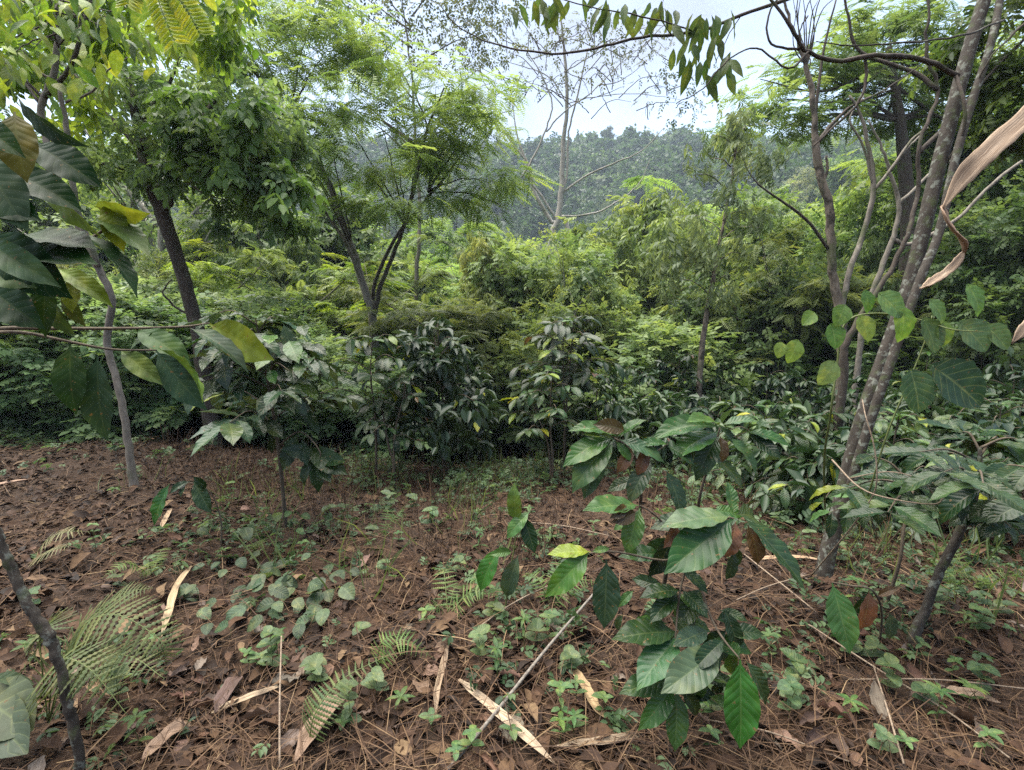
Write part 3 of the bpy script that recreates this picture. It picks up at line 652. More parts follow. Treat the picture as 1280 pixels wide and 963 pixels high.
link('crown', crown_mesh('tree_crown', px_blobs(t, LAY), 2900, FROND, .42, M_FOL, droop=.25, flat=True, shell=.2, cl_r=.45), t).color = (.12, .19, .06, 1)

# slender drooping tree, centre right
b = base_of(875, 455, 10)
t = thing('slender_tree', b, 'slender straight young tree with thin drooping grey-green leaves', 'tree')
tube_obj('trunk', [b + Vector((0, 0, -.2))] + pp((877, 445, 10), (885, 385, 10), (899, 310, 10), (911, 245, 10), (919, 195, 10), (926, 140, 10)), [0.0595, 0.056, 0.0455, 0.035, 0.028, 0.021, 0.0084], M_TAN, t, 8, 5, .08, .02)
for k in range(16):
    f = .25 + .7 * k / 16; y0 = 445 - f * 305; x0 = 877 + f * 47; s = 1 if k % 2 else -1; L = random.uniform(28, 60) * (1.2 - .6 * f)
    dbranch(t, [(x0, y0, 10), (x0 + s * L * .5, y0 - L * .35, 10 + random.uniform(-.4, .4)), (x0 + s * L, y0 - L * .35, 10 + random.uniform(-.7, .7))], [.016, .01, .004], M_TAN, .03, 5)
link('crown', crown_mesh('tree_crown', px_blobs(t, [(900, 190, 10, 34, 30, .6), (940, 190, 10, 26, 26, .5), (880, 240, 10, 32, 30, .6), (935, 250, 10, 28, 28, .6), (865, 290, 10, 30, 26, .6), (930, 310, 10, 26, 24, .6), (850, 330, 10, 30, 26, .6), (915, 370, 10, 26, 26, .6), (905, 150, 10, 20, 16, .4)]), 420, HANGD, .34, M_FOL, droop=1.1, shell=.1, cl_r=.5), t).color = (.13, .18, .08, 1)

# white-stemmed sparse tree in the valley
b = base_of(690, 330, 27)
t = thing('white_stemmed_tree', b, 'tall white-stemmed tree with thin spreading limbs and sparse small leaves', 'tree')
tube_obj('trunk', [b + Vector((0, 0, -.3))] + pp((688, 330, 27), (697, 275, 27), (702, 235, 27), (704, 180, 27), (709, 130, 27), (706, 70, 27), (700, 10, 27)), [0.225, 0.18, 0.1575, 0.1425, 0.1125, 0.09, 0.0675, 0.03], M_WHITE, t, 9, 5, .08, .05)
for rows, r in (([(702, 250, 27), (709, 215, 27), (711, 165, 27.3), (722, 120, 27.3), (735, 60, 27.3)], [.13, .12, .1, .06]), ([(698, 280, 27), (680, 250, 26.8), (662, 225, 26.8), (655, 200, 26.8)], [.15, .13, .1, .08]),
                ([(652, 222, 26.5), (668, 195, 26.5), (683, 160, 26.5), (690, 130, 26.5), (675, 90, 26.5), (655, 60, 26.5)], [.13, .1, .07, .04]), ([(704, 240, 27), (730, 222, 26.8), (765, 205, 26.5), (800, 190, 26.3), (830, 160, 26)], [.12, .09, .07, .03]),
                ([(698, 272, 27), (745, 266, 26.8), (775, 250, 26.6), (800, 228, 26.5), (812, 200, 26.5)], [.12, .09, .06, .03]), ([(683, 165, 26.5), (705, 140, 26.5), (740, 115, 26.5), (770, 85, 26.5), (800, 60, 26.5)], [.09, .07, .05, .02]),
                ([(708, 130, 27), (690, 100, 27), (660, 85, 27), (620, 75, 27)], [.06, .05, .02]), ([(705, 90, 27), (740, 70, 27), (790, 40, 27), (840, 30, 27)], [.06, .05, .02]), ([(709, 130, 27), (750, 120, 27), (800, 118, 27), (850, 125, 27)], [.05, .04, .02])):
    dbranch(t, rows, [v * .6 for v in r], M_WHITE, .05)
for k in range(75):
    x0, y0 = random.uniform(600, 850), random.uniform(50, 150); dx = random.uniform(-50, 60)
    dbranch(t, [(x0, y0, 26.8), (x0 + dx * .5, y0 - random.uniform(5, 30), 26.8), (x0 + dx, y0 - random.uniform(0, 40), 26.8)], [.03, .022, .01], M_STEM, .05, 4)
link('crown', crown_mesh('tree_crown', px_blobs(t, [(640, 40, 26, 46, 22, 1.5), (700, 30, 27, 46, 20, 1.5), (760, 40, 27, 46, 26, 1.5), (810, 70, 26.5, 46, 24, 1.5), (850, 110, 26, 40, 18, 1.5), (730, 85, 27, 60, 20, 1.5), (660, 90, 26.5, 46, 20, 1.5), (600, 60, 27, 36, 20, 1.5), (870, 140, 26, 30, 10, 1), (560, 80, 27, 40, 16, 1)]), 600, SMALL, .5, M_FOL, droop=.5, shell=.2, clump=6, cl_r=.5), t).color = (.075, .09, .05, 1)

# bare leaning neighbour of the white tree
b = base_of(735, 330, 30)
t = thing('leaning_pale_tree', b, 'pale bare leaning stems left of the tall white-stemmed tree', 'tree')
tube_obj('trunk', [b + Vector((0, 0, -.3))] + pp((712, 300, 30), (690, 278, 30), (668, 240, 30), (660, 205, 30), (640, 180, 30), (622, 150, 30)), [0.165, 0.135, 0.12, 0.105, 0.075, 0.0525, 0.0225], M_WHITE, t, 8, 5, .08, .05)
dbranch(t, [(664, 215, 30), (648, 175, 30), (640, 130, 30)], [.09, .06, .03], M_WHITE, .05)

# thin sparse tree, upper middle
b = base_of(520, 400, 20)
t = thing('sparse_tree', b, 'thin tree with sparse small dark leaves against pale sky top centre', 'tree')
tube_obj('trunk', [b + Vector((0, 0, -.3))] + pp((520, 380, 20), (525, 280, 20), (520, 190, 20), (515, 100, 20), (505, 20, 20), (500, -40, 20)), [0.1, 0.085, 0.07, 0.055, 0.04, 0.025, 0.015], M_PALE, t, 8, 5, .08, .05)
for k in range(18):
    y0 = random.uniform(-10, 190); s = random.choice((-1, 1)); L = random.uniform(40, 110)
    dbranch(t, [(515, y0 + 30, 20), (515 + s * L * .5, y0, 20), (515 + s * L, y0 - random.uniform(10, 40), 20 + random.uniform(-1, 1))], [.05, .03, .01], M_STEM, .05, 5)
link('crown', crown_mesh('tree_crown', px_blobs(t, [(450, 30, 20, 50, 26, 1.5), (520, 15, 20, 50, 26, 1.5), (590, 20, 20, 44, 24, 1.5), (470, 80, 20, 44, 24, 1.2), (560, 60, 20, 46, 20, 1.2), (410, 0, 20, 40, 26, 1.2), (620, 0, 20, 40, 20, 1)]), 900, SMALL, .46, M_FOL, droop=.4, shell=.2, clump=7, cl_r=.5), t).color = (.06, .075, .04, 1)

# feathery tree, centre left
b = base_of(470, 425, 12)
t = thing('feathery_tree', b, 'many-stemmed tree with bright green feathery leaf layers behind coffee', 'tree')
tube_obj('trunk', [b + Vector((0, 0, -.3))] + pp((467, 410, 12), (458, 370, 12), (445, 325, 12), (428, 280, 12), (415, 240, 12), (390, 190, 12), (355, 140, 12), (310, 80, 12), (270, 20, 12)), [0.119, 0.102, 0.08925, 0.085, 0.08075, 0.07225, 0.0595, 0.0425, 0.02975, 0.017], M_PALE, t, 9, 5, .1, .03)
tube_obj('stem', pp((466, 405, 12), (474, 365, 11.9), (495, 310, 11.8), (512, 260, 11.6), (522, 215, 11.5), (535, 160, 11.4), (555, 110, 11.3)), [.06, .05, .045, .04, .03, .015], M_DARK, t, 7, 5, .1, .03)
tube_obj('stem', pp((464, 400, 12), (470, 350, 12.2), (500, 290, 12.3), (545, 235, 12.4), (580, 190, 12.4)), [.05, .045, .035, .02], M_DARK, t, 7, 5, .1, .03)
tube_obj('stem', pp((455, 360, 12), (430, 300, 11.6), (395, 250, 11.3), (365, 205, 11)), [.045, .035, .025], M_PALE, t, 7, 5, .1, .03)
FL = [(395, 185, 11, 48, 8, 1.2), (445, 205, 11, 52, 8, 1.1), (500, 205, 11, 40, 7, 1), (345, 205, 10.6, 40, 8, 1), (535, 165, 11.4, 50, 8, 1.1), (600, 160, 11.8, 50, 10, 1.2), (470, 130, 11.4, 56, 9, 1.2), (545, 105, 11.6, 60, 10, 1.2), (610, 120, 12, 40, 10, 1.1), (400, 120, 11.6, 52, 10, 1.2), (340, 130, 11.4, 44, 10, 1.1), (330, 70, 11.6, 55, 12, 1.2), (410, 60, 12, 60, 12, 1.3), (490, 70, 12, 56, 10, 1.2), (270, 40, 11.6, 55, 12, 1.2), (300, 5, 12, 60, 14, 1.2), (390, 15, 12, 60, 12, 1.2), (560, 245, 11.6, 44, 9, 1), (480, 255, 11, 44, 8, 1), (620, 225, 12, 42, 9, 1), (640, 260, 12, 34, 9, .9), (430, 150, 10.8, 40, 7, 1), (365, 165, 10.8, 40, 7, 1), (550, 200, 12, 46, 8, 1), (575, 140, 12, 46, 8, 1), (220, 20, 11.6, 50, 14, 1)]
for k, (px, py, d, wx, wy, dd) in enumerate(FL):
    s = ((440, 310, 12) if px < 420 else (505, 280, 11.8) if px < 540 else (535, 240, 12.3)) if py > 100 else ((360, 150, 12) if px < 440 else (535, 160, 11.5))
    dbranch(t, [s, ((s[0] + px) / 2, (s[1] + py) / 2 - 8, (s[2] + d) / 2), (px, py + 3, d)], [.028, .018, .007], wob=.05)
link('crown', crown_mesh('tree_crown', px_blobs(t, FL), 3500, T_frond(11, .24, .035, .3), .5, M_FOL, droop=.3, flat=True, shell=.15, cl_r=.45), t).color = (.18, .27, .075, 1)

# dark-trunked dense tree, left
b = base_of(262, 470, 8)
t = thing('dark_trunk_tree', b, 'dark curved trunk under a dense dark green leafy crown at left', 'tree')
tube_obj('trunk', [b + Vector((0, 0, -.2))] + pp((250, 430, 8), (242, 395, 8), (228, 345, 8), (214, 300, 8), (200, 258, 8), (188, 225, 8), (172, 160, 8.1), (160, 90, 8.2)), [0.1224, 0.108, 0.1008, 0.0972, 0.1008, 0.108, 0.1008, 0.072, 0.036], M_DARK, t, 10, 5, .1, .02)
for rows, r in (([(196, 250, 8), (230, 190, 8.1), (270, 120, 8.2), (290, 60, 8.2)], [.08, .06, .03]), ([(205, 262, 8), (213, 255, 7.8), (212, 240, 7.8)], [.05, .05, .03]), ([(190, 235, 8), (235, 228, 7.8), (300, 215, 7.6), (370, 200, 7.5)], [.05, .035, .015]),
                ([(190, 238, 8), (150, 210, 7.8), (110, 205, 7.6), (70, 215, 7.5)], [.06, .04, .015]), ([(180, 190, 8), (130, 140, 8), (90, 90, 8)], [.06, .04, .02]), ([(172, 160, 8.1), (215, 100, 8.2), (230, 50, 8.2)], [.05, .04, .02]), ([(235, 230, 7.8), (260, 245, 7.6), (285, 250, 7.5)], [.02, .014, .008]), ([(244, 400, 8), (205, 370, 7.9), (215, 350, 7.9)], [.025, .018, .01])):
    dbranch(t, rows, r, M_DARK, .03)
DB = [(130, 120, 8, 50, 34, 1), (190, 140, 8, 50, 40, 1), (250, 140, 8, 50, 40, 1), (110, 180, 7.8, 46, 28, .9), (170, 195, 7.8, 40, 26, .8), (240, 195, 7.6, 46, 26, .9), (310, 190, 7.6, 46, 30, .9), (300, 240, 7.5, 44, 22, .8), (350, 230, 7.5, 34, 26, .8), (220, 90, 8.4, 60, 36, 1), (290, 110, 8.4, 50, 36, 1), (140, 70, 8.6, 50, 34, 1), (355, 160, 7.8, 34, 30, .8), (60, 200, 7.6, 30, 20, .7), (210, 225, 7.4, 34, 18, .5), (360, 265, 7.3, 22, 22, .5), (295, 275, 7.4, 20, 16, .4)]
link('crown', crown_mesh('tree_crown', px_blobs(t, DB), 1700, T_spray(7, .24, .42, 21, .5), .26, M_FOL, droop=.5, shell=.3, cl_r=.36), t).color = (.105, .175, .065, 1)
link('foliage', crown_mesh('tree_crown', px_blobs(t, [(290, 150, 7, 50, 32, .6), (250, 170, 6.9, 30, 24, .4), (330, 200, 7, 40, 24, .5), (230, 120, 7, 30, 20, .4), (350, 240, 7, 30, 30, .4), (285, 200, 6.9, 30, 22, .4)]), 420, T_spray(6, .26, .5, 22, .7), .3, M_FOL, droop=.7, shell=.3), t).color = (.11, .2, .05, 1)

# pale thin tree, far left
b = G(168, 612); d = b.y
t = thing('pale_bark_tree', b, 'thin crooked pale-barked tree rising behind the large coffee leaves at left', 'tree')
tube_obj('trunk', [b + Vector((0, 0, -.12))] + pp((165, 590, d), (160, 550, d), (150, 490, d), (134, 430, d), (140, 375, d - .05), (120, 330, d - .1), (100, 285, d - .1), (72, 225, d - .1), (54, 160, d - .1), (52, 128, d - .1), (68, 92, d - .1), (72, 50, d - .1), (70, 0, d - .1), (74, -60, d)), [0.0465, 0.03844, 0.0341, 0.031, 0.031, 0.031, 0.031, 0.02976, 0.0279, 0.02604, 0.02604, 0.0248, 0.02232, 0.0186, 0.0124], M_PALE, t, 10, 5, .1, .012)
tube_obj('stem', pp((122, 333, d - .12), (98, 265, d - .2), (88, 205, d - .2), (83, 160, d - .2), (75, 112, d - .2)), [0.0255, 0.024, 0.0225, 0.021, 0.0165], M_PALE, t, 8, 5, .1, .01)
dbranch(t, [(56, 122, d - .1), (85, 88, d - .15), (100, 50, d - .2), (110, 10, d - .2), (120, -40, d - .2)], [.028, .022, .018, .012], M_DARK)
dbranch(t, [(64, 98, d - .1), (45, 88, d - .15), (28, 62, d - .2)], [.016, .012, .006], M_PALE)
dbranch(t, [(56, 125, d - .1), (25, 95, d - .15), (-10, 70, d - .2)], [.018, .014, .009], M_DARK)
dbranch(t, [(82, 128, d - .2), (115, 115, d - .25), (135, 88, d - .3), (160, 72, d - .3)], [.014, .011, .005], M_PALE)
dbranch(t, [(50, 130, d - .1), (20, 90, d), (-20, 60, d)], [.018, .014, .009], M_DARK)
for k in range(16):
    x0, y0 = random.uniform(-10, 160), random.uniform(-20, 70)
    dbranch(t, [(random.choice((72, 104)), random.uniform(0, 60), d - .15), (x0 * .6 + 30, y0 * .8, d - .2), (x0, y0, d - .3)], [.01, .007, .003], M_DARK, .01, 5)
YG = (.19, .29, .03)
for px, py, n, sx, sy in ((20, 30, 34, 30, 26), (80, 50, 20, 30, 30), (130, 30, 24, 34, 22), (40, 0, 30, 50, 14), (110, 70, 12, 20, 16), (130, 100, 14, 22, 12), (180, 40, 20, 30, 24), (15, 70, 12, 14, 16), (100, 0, 30, 60, 14), (60, 100, 8, 30, 20), (10, 100, 10, 12, 20)):
    for i in range(n):
        p = P(px + random.gauss(0, sx * .8), py + random.gauss(0, sy * .8), d + random.uniform(-.8, .3))
        dd = (random.uniform(-.8, .8), random.uniform(-.6, .6), -.7 + random.uniform(-.3, .6))
        put_leaf(t, random.choice(OVAL + LANCE), p, dd, (random.uniform(-.8, .8), random.uniform(-1, .3), 1), random.uniform(.11, .22), rc(random.choice([YG, (.09, .16, .03), (.07, .12, .03), (.12, .2, .03)]), .2))
# its overhanging upper foliage, farther back
link('crown', crown_mesh('tree_crown', px_blobs(t, [(50, 20, d + 1.2, 90, 40, .8), (140, 10, d + 1.3, 80, 34, .8), (20, 100, d + 1.5, 50, 40, .6), (220, 0, d + 1.5, 70, 30, .8), (100, -50, d + .8, 140, 40, 1)]), 480, T_spray(6, .26, .46, 31, .5), .28, M_FOL, droop=.5, shell=.2, cl_r=.4), t).color = (.15, .25, .035, 1)

# backdrop trees at the far left and at right, behind the near trunks
for kd, px, d, ty, lab, c in (
        ('dense', 40, 24, 95, 'tall dark tree behind the pale-barked tree in the upper left corner', (.07, .13, .04)),
        ('broad', -60, 20, 60, 'leafy green tree cut by the left photo edge', (.075, .13, .03)),
        ('broad', 360, 24, 70, 'airy green tree behind the feathery tree', (.085, .14, .04)),
        ('sparse', 190, 20, 8, 'airy thin-leaved tree showing above the dark crown at upper left', (.13, .2, .06)),
        ('broad', 1235, 15, 110, 'leafy tree filling the upper right corner behind the lichen trunk', (.14, .22, .06)),
        ('dense', 1300, 11, 230, 'dark leafy tree at the right photo edge', (.075, .13, .04)),
        ('hang', 820, 21, 262, 'yellow-green drooping tree left of the slender tree', (.15, .215, .06)),
        ('hang', 750, 21, 310, 'bright drooping tree above the middle coffee shrubs', (.17, .24, .05)),
        ('broad', 985, 19, 235, 'leafy tree right of the slender tree', (.14, .215, .06)),
        ('dense', 1180, 15, 250, 'dark green tree between lichen trunk and right edge', (.10, .17, .055)),
        ('dense', 950, 14, 330, 'low dark tree in front of the right slope', (.085, .14, .045)),
        ('broad', 690, 16, 285, 'pale green leafy tree in the middle behind the coffee', (.15, .225, .075)),
        ('feather', 395, 17, 350, 'low feathery bright tree left of the many-stemmed tree', (.15, .235, .03)),
        ('feather', 330, 22, 345, 'feathery light green tree beyond the dark trunk', (.15, .22, .03))):
    place_tree(kd, px, d, ty, lab, None, col=c, v=0, hmax=14, name='broad_tree' if kd in ('broad', 'dense') else 'drooping_tree' if kd == 'hang' else 'airy_tree')
# ------------------------------------------------------------------ coffee
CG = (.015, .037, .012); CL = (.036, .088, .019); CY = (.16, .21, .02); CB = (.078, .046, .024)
def up_for(d):
    return (random.uniform(-.25, .25), random.uniform(-.45, .05), 1)
def leaf_px(parent, bx, by, tx, ty, db, dt, col=CG, up=None, wide=1.0, hi=True, v=None, label=None, meshes=None):
    """a leaf from its base pixel to its tip pixel at the two depths"""
    a, b = P(bx, by, db), P(tx, ty, dt); L = (b - a).length
    ms = meshes or (COFFEE_HI if hi else COFFEE_LO); k = (v if v is not None else random.randrange(99)) % len(ms)
    return put_leaf(parent, ms[k], a, b - a, up or (random.uniform(-.3, .3), -.75, .7), L * 1.06, rc(col, .12), wide=wide, label=label)

def coffee_plant(base, H, spread, nbr, npairs, ll, label, group='coffee shrubs', hi=False, trunk_r=.016, lean=(0, 0), bare=.45, rng=None, fill=0, col=CG, stems=1, young=.06, yellow=.05, maxleaf=290):
    rng = rng or random
    root = thing('coffee_shrub', base, label, 'shrub', group)
    ms = COFFEE_HI if hi else COFFEE_LO; nleaf = 0; blobs = []
    for s in range(stems):
        lx, ly = lean[0] + (rng.uniform(-.3, .3) * (stems > 1)), lean[1] + (rng.uniform(-.3, .3) * (stems > 1)); hh = H * (1 if s == 0 else rng.uniform(.7, 1))
        tp_ = [base + Vector((0, 0, -.08))] + [base + Vector((lx * f * f + rng.uniform(-.02, .02), ly * f * f + rng.uniform(-.02, .02), hh * f)) for f in (.25, .5, .75, 1)]
        tube_obj('trunk', tp_, [trunk_r, trunk_r * .9, trunk_r * .75, trunk_r * .5, trunk_r * .3], M_STEM, root, 7, 4, .15)
        az = rng.uniform(0, 6.28)
        for i in range(nbr):
            f = bare + (1 - bare) * (i + .3) / nbr; az += 2.4 + rng.uniform(-.3, .3)
            p0 = Vector(np.array([np.interp(f, [0, .25, .5, .75, 1], [q[j] for q in tp_]) for j in range(3)]))
            L = spread * (1.0 - .55 * max(0, (f - bare) / (1 - bare)) ** 1.5) * rng.uniform(.75, 1.15)
            d = Vector((math.cos(az), math.sin(az), rng.uniform(.15, .5) + .5 * f * f)).normalized()
            p1 = p0 + d * L * .55; p2 = p0 + d * L + Vector((0, 0, -.18 * L - .06))
            tube_obj('branch', [p0, p1, p2], [trunk_r * .38, trunk_r * .28, trunk_r * .14], M_STEM, root, 5, 4)
            bd = (p2 - p1).normalized(); sd_ = bd.cross(Vector((0, 0, 1))).normalized()
            blobs.append((*(p1 * .4 + p2 * .6 - base), L * .45, L * .45, L * .32))
            for k in range(npairs):
                t = .3 + .7 * k / max(1, npairs - 1); q = p0 * (1 - t) ** 2 + p1 * 2 * t * (1 - t) + p2 * t * t
                for sg in (-1, 1):
                    if nleaf >= maxleaf: break
                    dd = sd_ * sg * rng.uniform(.7, 1) + bd * (.5 + .7 * (k == npairs - 1)) + Vector((0, 0, rng.uniform(-.75, .4)))
                    x = rng.random(); c = CB if x < young and k == npairs - 1 else CY if x > 1 - yellow else col
                    put_leaf(root, rng.choice(ms), q, dd, (rng.uniform(-.35, .35), rng.uniform(-.5, .3), 1), ll * rng.uniform(.65, 1.15) * (.75 if c is CB else 1), rc(c, .3, rng), label='bronze young leaf' if c is CB else 'yellowing leaf' if c is CY else None); nleaf += 1
        # crown pair
        for k in range(6):
            a = k * 1.05 + rng.uniform(-.2, .2); top = tp_[-1]
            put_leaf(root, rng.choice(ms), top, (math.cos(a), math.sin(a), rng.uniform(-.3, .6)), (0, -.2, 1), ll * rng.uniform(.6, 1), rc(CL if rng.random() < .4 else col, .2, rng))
    if fill:
        V = crown_mesh('coffee_foliage', blobs, fill, T_leaf(.21, .12, .25), ll * .9, M_FOLC, droop=.6, shell=.35, clump=8)
        o = link('foliage', V, root); o.color = (*col, 1); o['kind'] = 'stuff'
    return root

def shrub_px(px, base_py, top_py, label, spread_px, depth=None, **k):
    b = G(px, base_py) if depth is None else base_of(px, base_py, depth)
    top = P(px, top_py, b.y); return coffee_plant(b, max(.4, top.z - b.z), spread_px * b.y / F, label=label, **k)

# left centre, the slim one that stands apart
b = G(358, 664)
d = b.y
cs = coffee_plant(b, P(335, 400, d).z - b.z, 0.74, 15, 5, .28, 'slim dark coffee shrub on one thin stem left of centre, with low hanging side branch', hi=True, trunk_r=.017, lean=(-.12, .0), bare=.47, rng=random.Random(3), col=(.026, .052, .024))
tube_obj('branch', pp((345, 560, d), (375, 540, d - .1), (400, 565, d - .2), (395, 580, d - .2)), [.007, .006, .003], M_STEM, cs, 5)
for bx, by, tx, ty in ((372, 545, 352, 585), (378, 550, 380, 578), (385, 560, 430, 590), (392, 570, 398, 612), (392, 572, 372, 602), (400, 575, 428, 575), (398, 572, 355, 560), (396, 575, 412, 600)):
    leaf_px(cs, bx, by, tx, ty, d - .15, d - .3, CG)
for i in range(64):
    c = P(random.gauss(338, 48), random.gauss(452, 34), b.y + random.gauss(0, .28)); ax = P(338, 455, b.y); o_ = c - ax
    dd = Vector((o_.x, o_.y, 0)) * 1.6 + Vector((random.uniform(-.3, .3), random.uniform(-.4, .2), random.uniform(-.5, .12)))
    put_leaf(cs, random.choice(COFFEE_HI), c - dd.normalized() * .1, dd, (random.uniform(-.3, .3), random.uniform(-.5, .1), 1), random.uniform(.19, .28), rc(random.choice([CG, CG, (.016, .036, .015), CL]), .2))
for a0 in range(7):
    a = a0 * .9; tube_obj('branch', [P(336, 470, b.y), P(336, 455, b.y) + Vector((math.cos(a) * .2, math.sin(a) * .2, .02)), P(338, 450, b.y) + Vector((math.cos(a) * .45, math.sin(a) * .42, -.05))], [.006, .005, .002], M_STEM, cs, 5)
# the others, from near to far
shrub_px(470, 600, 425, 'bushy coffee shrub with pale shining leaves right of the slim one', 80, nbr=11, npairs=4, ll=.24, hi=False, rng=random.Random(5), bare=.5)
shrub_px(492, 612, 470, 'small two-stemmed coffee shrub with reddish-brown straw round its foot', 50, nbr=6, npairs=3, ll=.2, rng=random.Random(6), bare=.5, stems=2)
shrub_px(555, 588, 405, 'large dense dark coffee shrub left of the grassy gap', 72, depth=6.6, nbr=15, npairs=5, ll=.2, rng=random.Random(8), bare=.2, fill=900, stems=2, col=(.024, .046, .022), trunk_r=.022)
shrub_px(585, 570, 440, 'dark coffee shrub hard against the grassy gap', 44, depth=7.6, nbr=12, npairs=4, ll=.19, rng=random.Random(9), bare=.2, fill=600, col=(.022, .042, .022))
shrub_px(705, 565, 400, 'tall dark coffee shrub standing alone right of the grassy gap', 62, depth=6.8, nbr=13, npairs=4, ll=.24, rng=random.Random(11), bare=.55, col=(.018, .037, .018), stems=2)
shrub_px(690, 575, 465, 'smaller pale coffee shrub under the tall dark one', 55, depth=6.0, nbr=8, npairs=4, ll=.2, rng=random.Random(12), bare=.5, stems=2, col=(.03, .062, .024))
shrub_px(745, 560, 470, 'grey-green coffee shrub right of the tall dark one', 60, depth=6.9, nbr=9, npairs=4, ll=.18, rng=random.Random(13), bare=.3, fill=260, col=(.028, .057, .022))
# coffee covering the slope to the right
rs = random.Random(21)
SLOPE = [(800, 460, 9.5), (850, 445, 10.5), (905, 455, 11), (960, 455, 10.5), (1000, 475, 9), (780, 500, 7.6), (840, 500, 7.4), (900, 505, 7), (960, 510, 6.6), (1020, 520, 6), (1090, 495, 6.6), (1150, 480, 7.0), (1210, 470, 7), (1270, 465, 7), (1130, 540, 5), (1190, 540, 4.9), (1250, 525, 5), (1080, 455, 10), (1160, 440, 10.5), (1230, 430, 10.5), (1280, 500, 6), (990, 530, 4.6), (1060, 560, 4.0), (1120, 520, 4.4), (1230, 540, 4.3), (1285, 565, 3.6), (945, 548, 5.2), (1010, 575, 4.1), (1170, 560, 3.9)]
for i, (px, ty, d) in enumerate(SLOPE):
    q = P(px, ty, d); z = hz(q.x, q.y); H = max(.9 if d > 4.65 else .55, min(3.2, q.z - z))
    b = Vector((q.x, q.y, max(z, q.z - H - .3))) if False else Vector((q.x, q.y, z))
    coffee_plant(b, H, .75 if d > 6.2 else .62 if d > 4.65 else .45, 12, 4, .19 if d > 4.65 else .17, f'{("grey-green", "glossy dark", "pale shining")[i % 3]} coffee shrub {"at the back" if d > 8.5 else "midway" if d > 5.5 else "at the front"} of the right planted slope', group='coffee on the right slope', rng=random.Random(100 + i), bare=.2, fill=420 if d > 5.5 else 120, col=((.028, .058, .022), (.017, .04, .016), (.038, .075, .026))[i % 3], young=.02, maxleaf=100)

# right front coffee bush with crooked trunk
b = G(1140, 806); d = b.y
cr_ = thing('coffee_bush', b, 'wide coffee bush with crooked mossy trunk at the right edge', 'shrub')
tube_obj('trunk', [b + Vector((0, 0, -.1))] + pp((1142, 795, d), (1158, 760, d + .02), (1172, 720, d + .05), (1192, 680, d + .08), (1210, 640, d + .1), (1222, 600, d + .1), (1225, 560, d + .1)), [.03, .026, .022, .021, .022, .02, .016, .008], M_LICHEN, cr_, 9, 5, .12, .006)
tube_obj('stem', pp((1110, 750, d + .2), (1125, 700, d + .2), (1130, 660, d + .25), (1142, 610, d + .3)), [.01, .009, .007], M_STEM, cr_, 6)
rb = random.Random(44)
for k, (x0, y0, x1, y1, dz_) in enumerate([(1222, 600, 1290, 585, -.3), (1224, 580, 1150, 565, -.3), (1220, 620, 1130, 600, -.25), (1142, 610, 1060, 610, -.2), (1142, 612, 1090, 570, .1), (1225, 570, 1260, 545, .2), (1215, 640, 1265, 660, -.3), (1222, 600, 1180, 590, -.5), (1140, 620, 1110, 640, -.4), (1225, 565, 1200, 540, .1), (1212, 640, 1290, 625, -.5), (1142, 612, 1040, 640, 0), (1225, 560, 1290, 555, .0), (1222, 590, 1230, 610, -.6)]):
    mid_ = ((x0 + x1) / 2, (y0 + y1) / 2 - 10, d + dz_ * .5 + .1); end = (x1, y1, d + dz_ + .1)
    tube_obj('branch', pp((x0, y0, d + .1), mid_, end), [.007, .005, .002], M_STEM, cr_, 5)
    for j in range(5):
        t = .25 + .75 * j / 4; x = x0 + (x1 - x0) * t; y = y0 + (y1 - y0) * t - 8 * math.sin(math.pi * t); dd = d + .1 + dz_ * t
        for s in (-1, 1):
            p = P(x, y, dd); dirv = P(x1, y1, d + .1 + dz_) - P(x0, y0, d + .1); dirv.normalize()
            sd_ = dirv.cross(Vector((0, 0, 1))).normalized()
            c = rb.choice([CG, CG, CG, (.05, .1, .035), CY if rb.random() < .3 else CG])
            put_leaf(cr_, rb.choice(COFFEE_HI), p, sd_ * s + dirv * .6 + Vector((0, 0, rb.uniform(-.9, .1))), (rb.uniform(-.3, .3), -.3, 1), rb.uniform(.14, .22), rc(c, .25, rb))

# foreground coffee plant, right of centre
b = G(815, 838); d = b.y
fp = thing('coffee_plant', b, 'young coffee plant with big glossy leaves and bronze tips in front', 'shrub')
tube_obj('trunk', [b + Vector((0, 0, -.08))] + pp((820, 800, 1.98), (826, 760, 1.93), (832, 720, 1.9), (843, 665, 1.86), (862, 640, 1.83), (890, 645, 1.8), (917, 648, 1.78)), [.011, .010, .009, .008, .007, .005, .003], M_STEM, fp, 8, 5, .1)
for rows in ([(843, 670, 1.86), (820, 645, 1.85), (800, 632, 1.82)], [(850, 660, 1.86), (858, 700, 1.8), (850, 740, 1.75), (845, 790, 1.68), (845, 860, 1.6)], [(876, 735, 1.8), (890, 775, 1.7), (905, 800, 1.62), (925, 824, 1.55)], [(845, 662, 1.86), (878, 735, 1.8)], [(843, 665, 1.86), (838, 700, 1.8), (770, 690, 1.75), (735, 692, 1.7)]):
    tube_obj('branch', pp(*rows), [.005, .004, .0025], M_STEM, fp, 6)
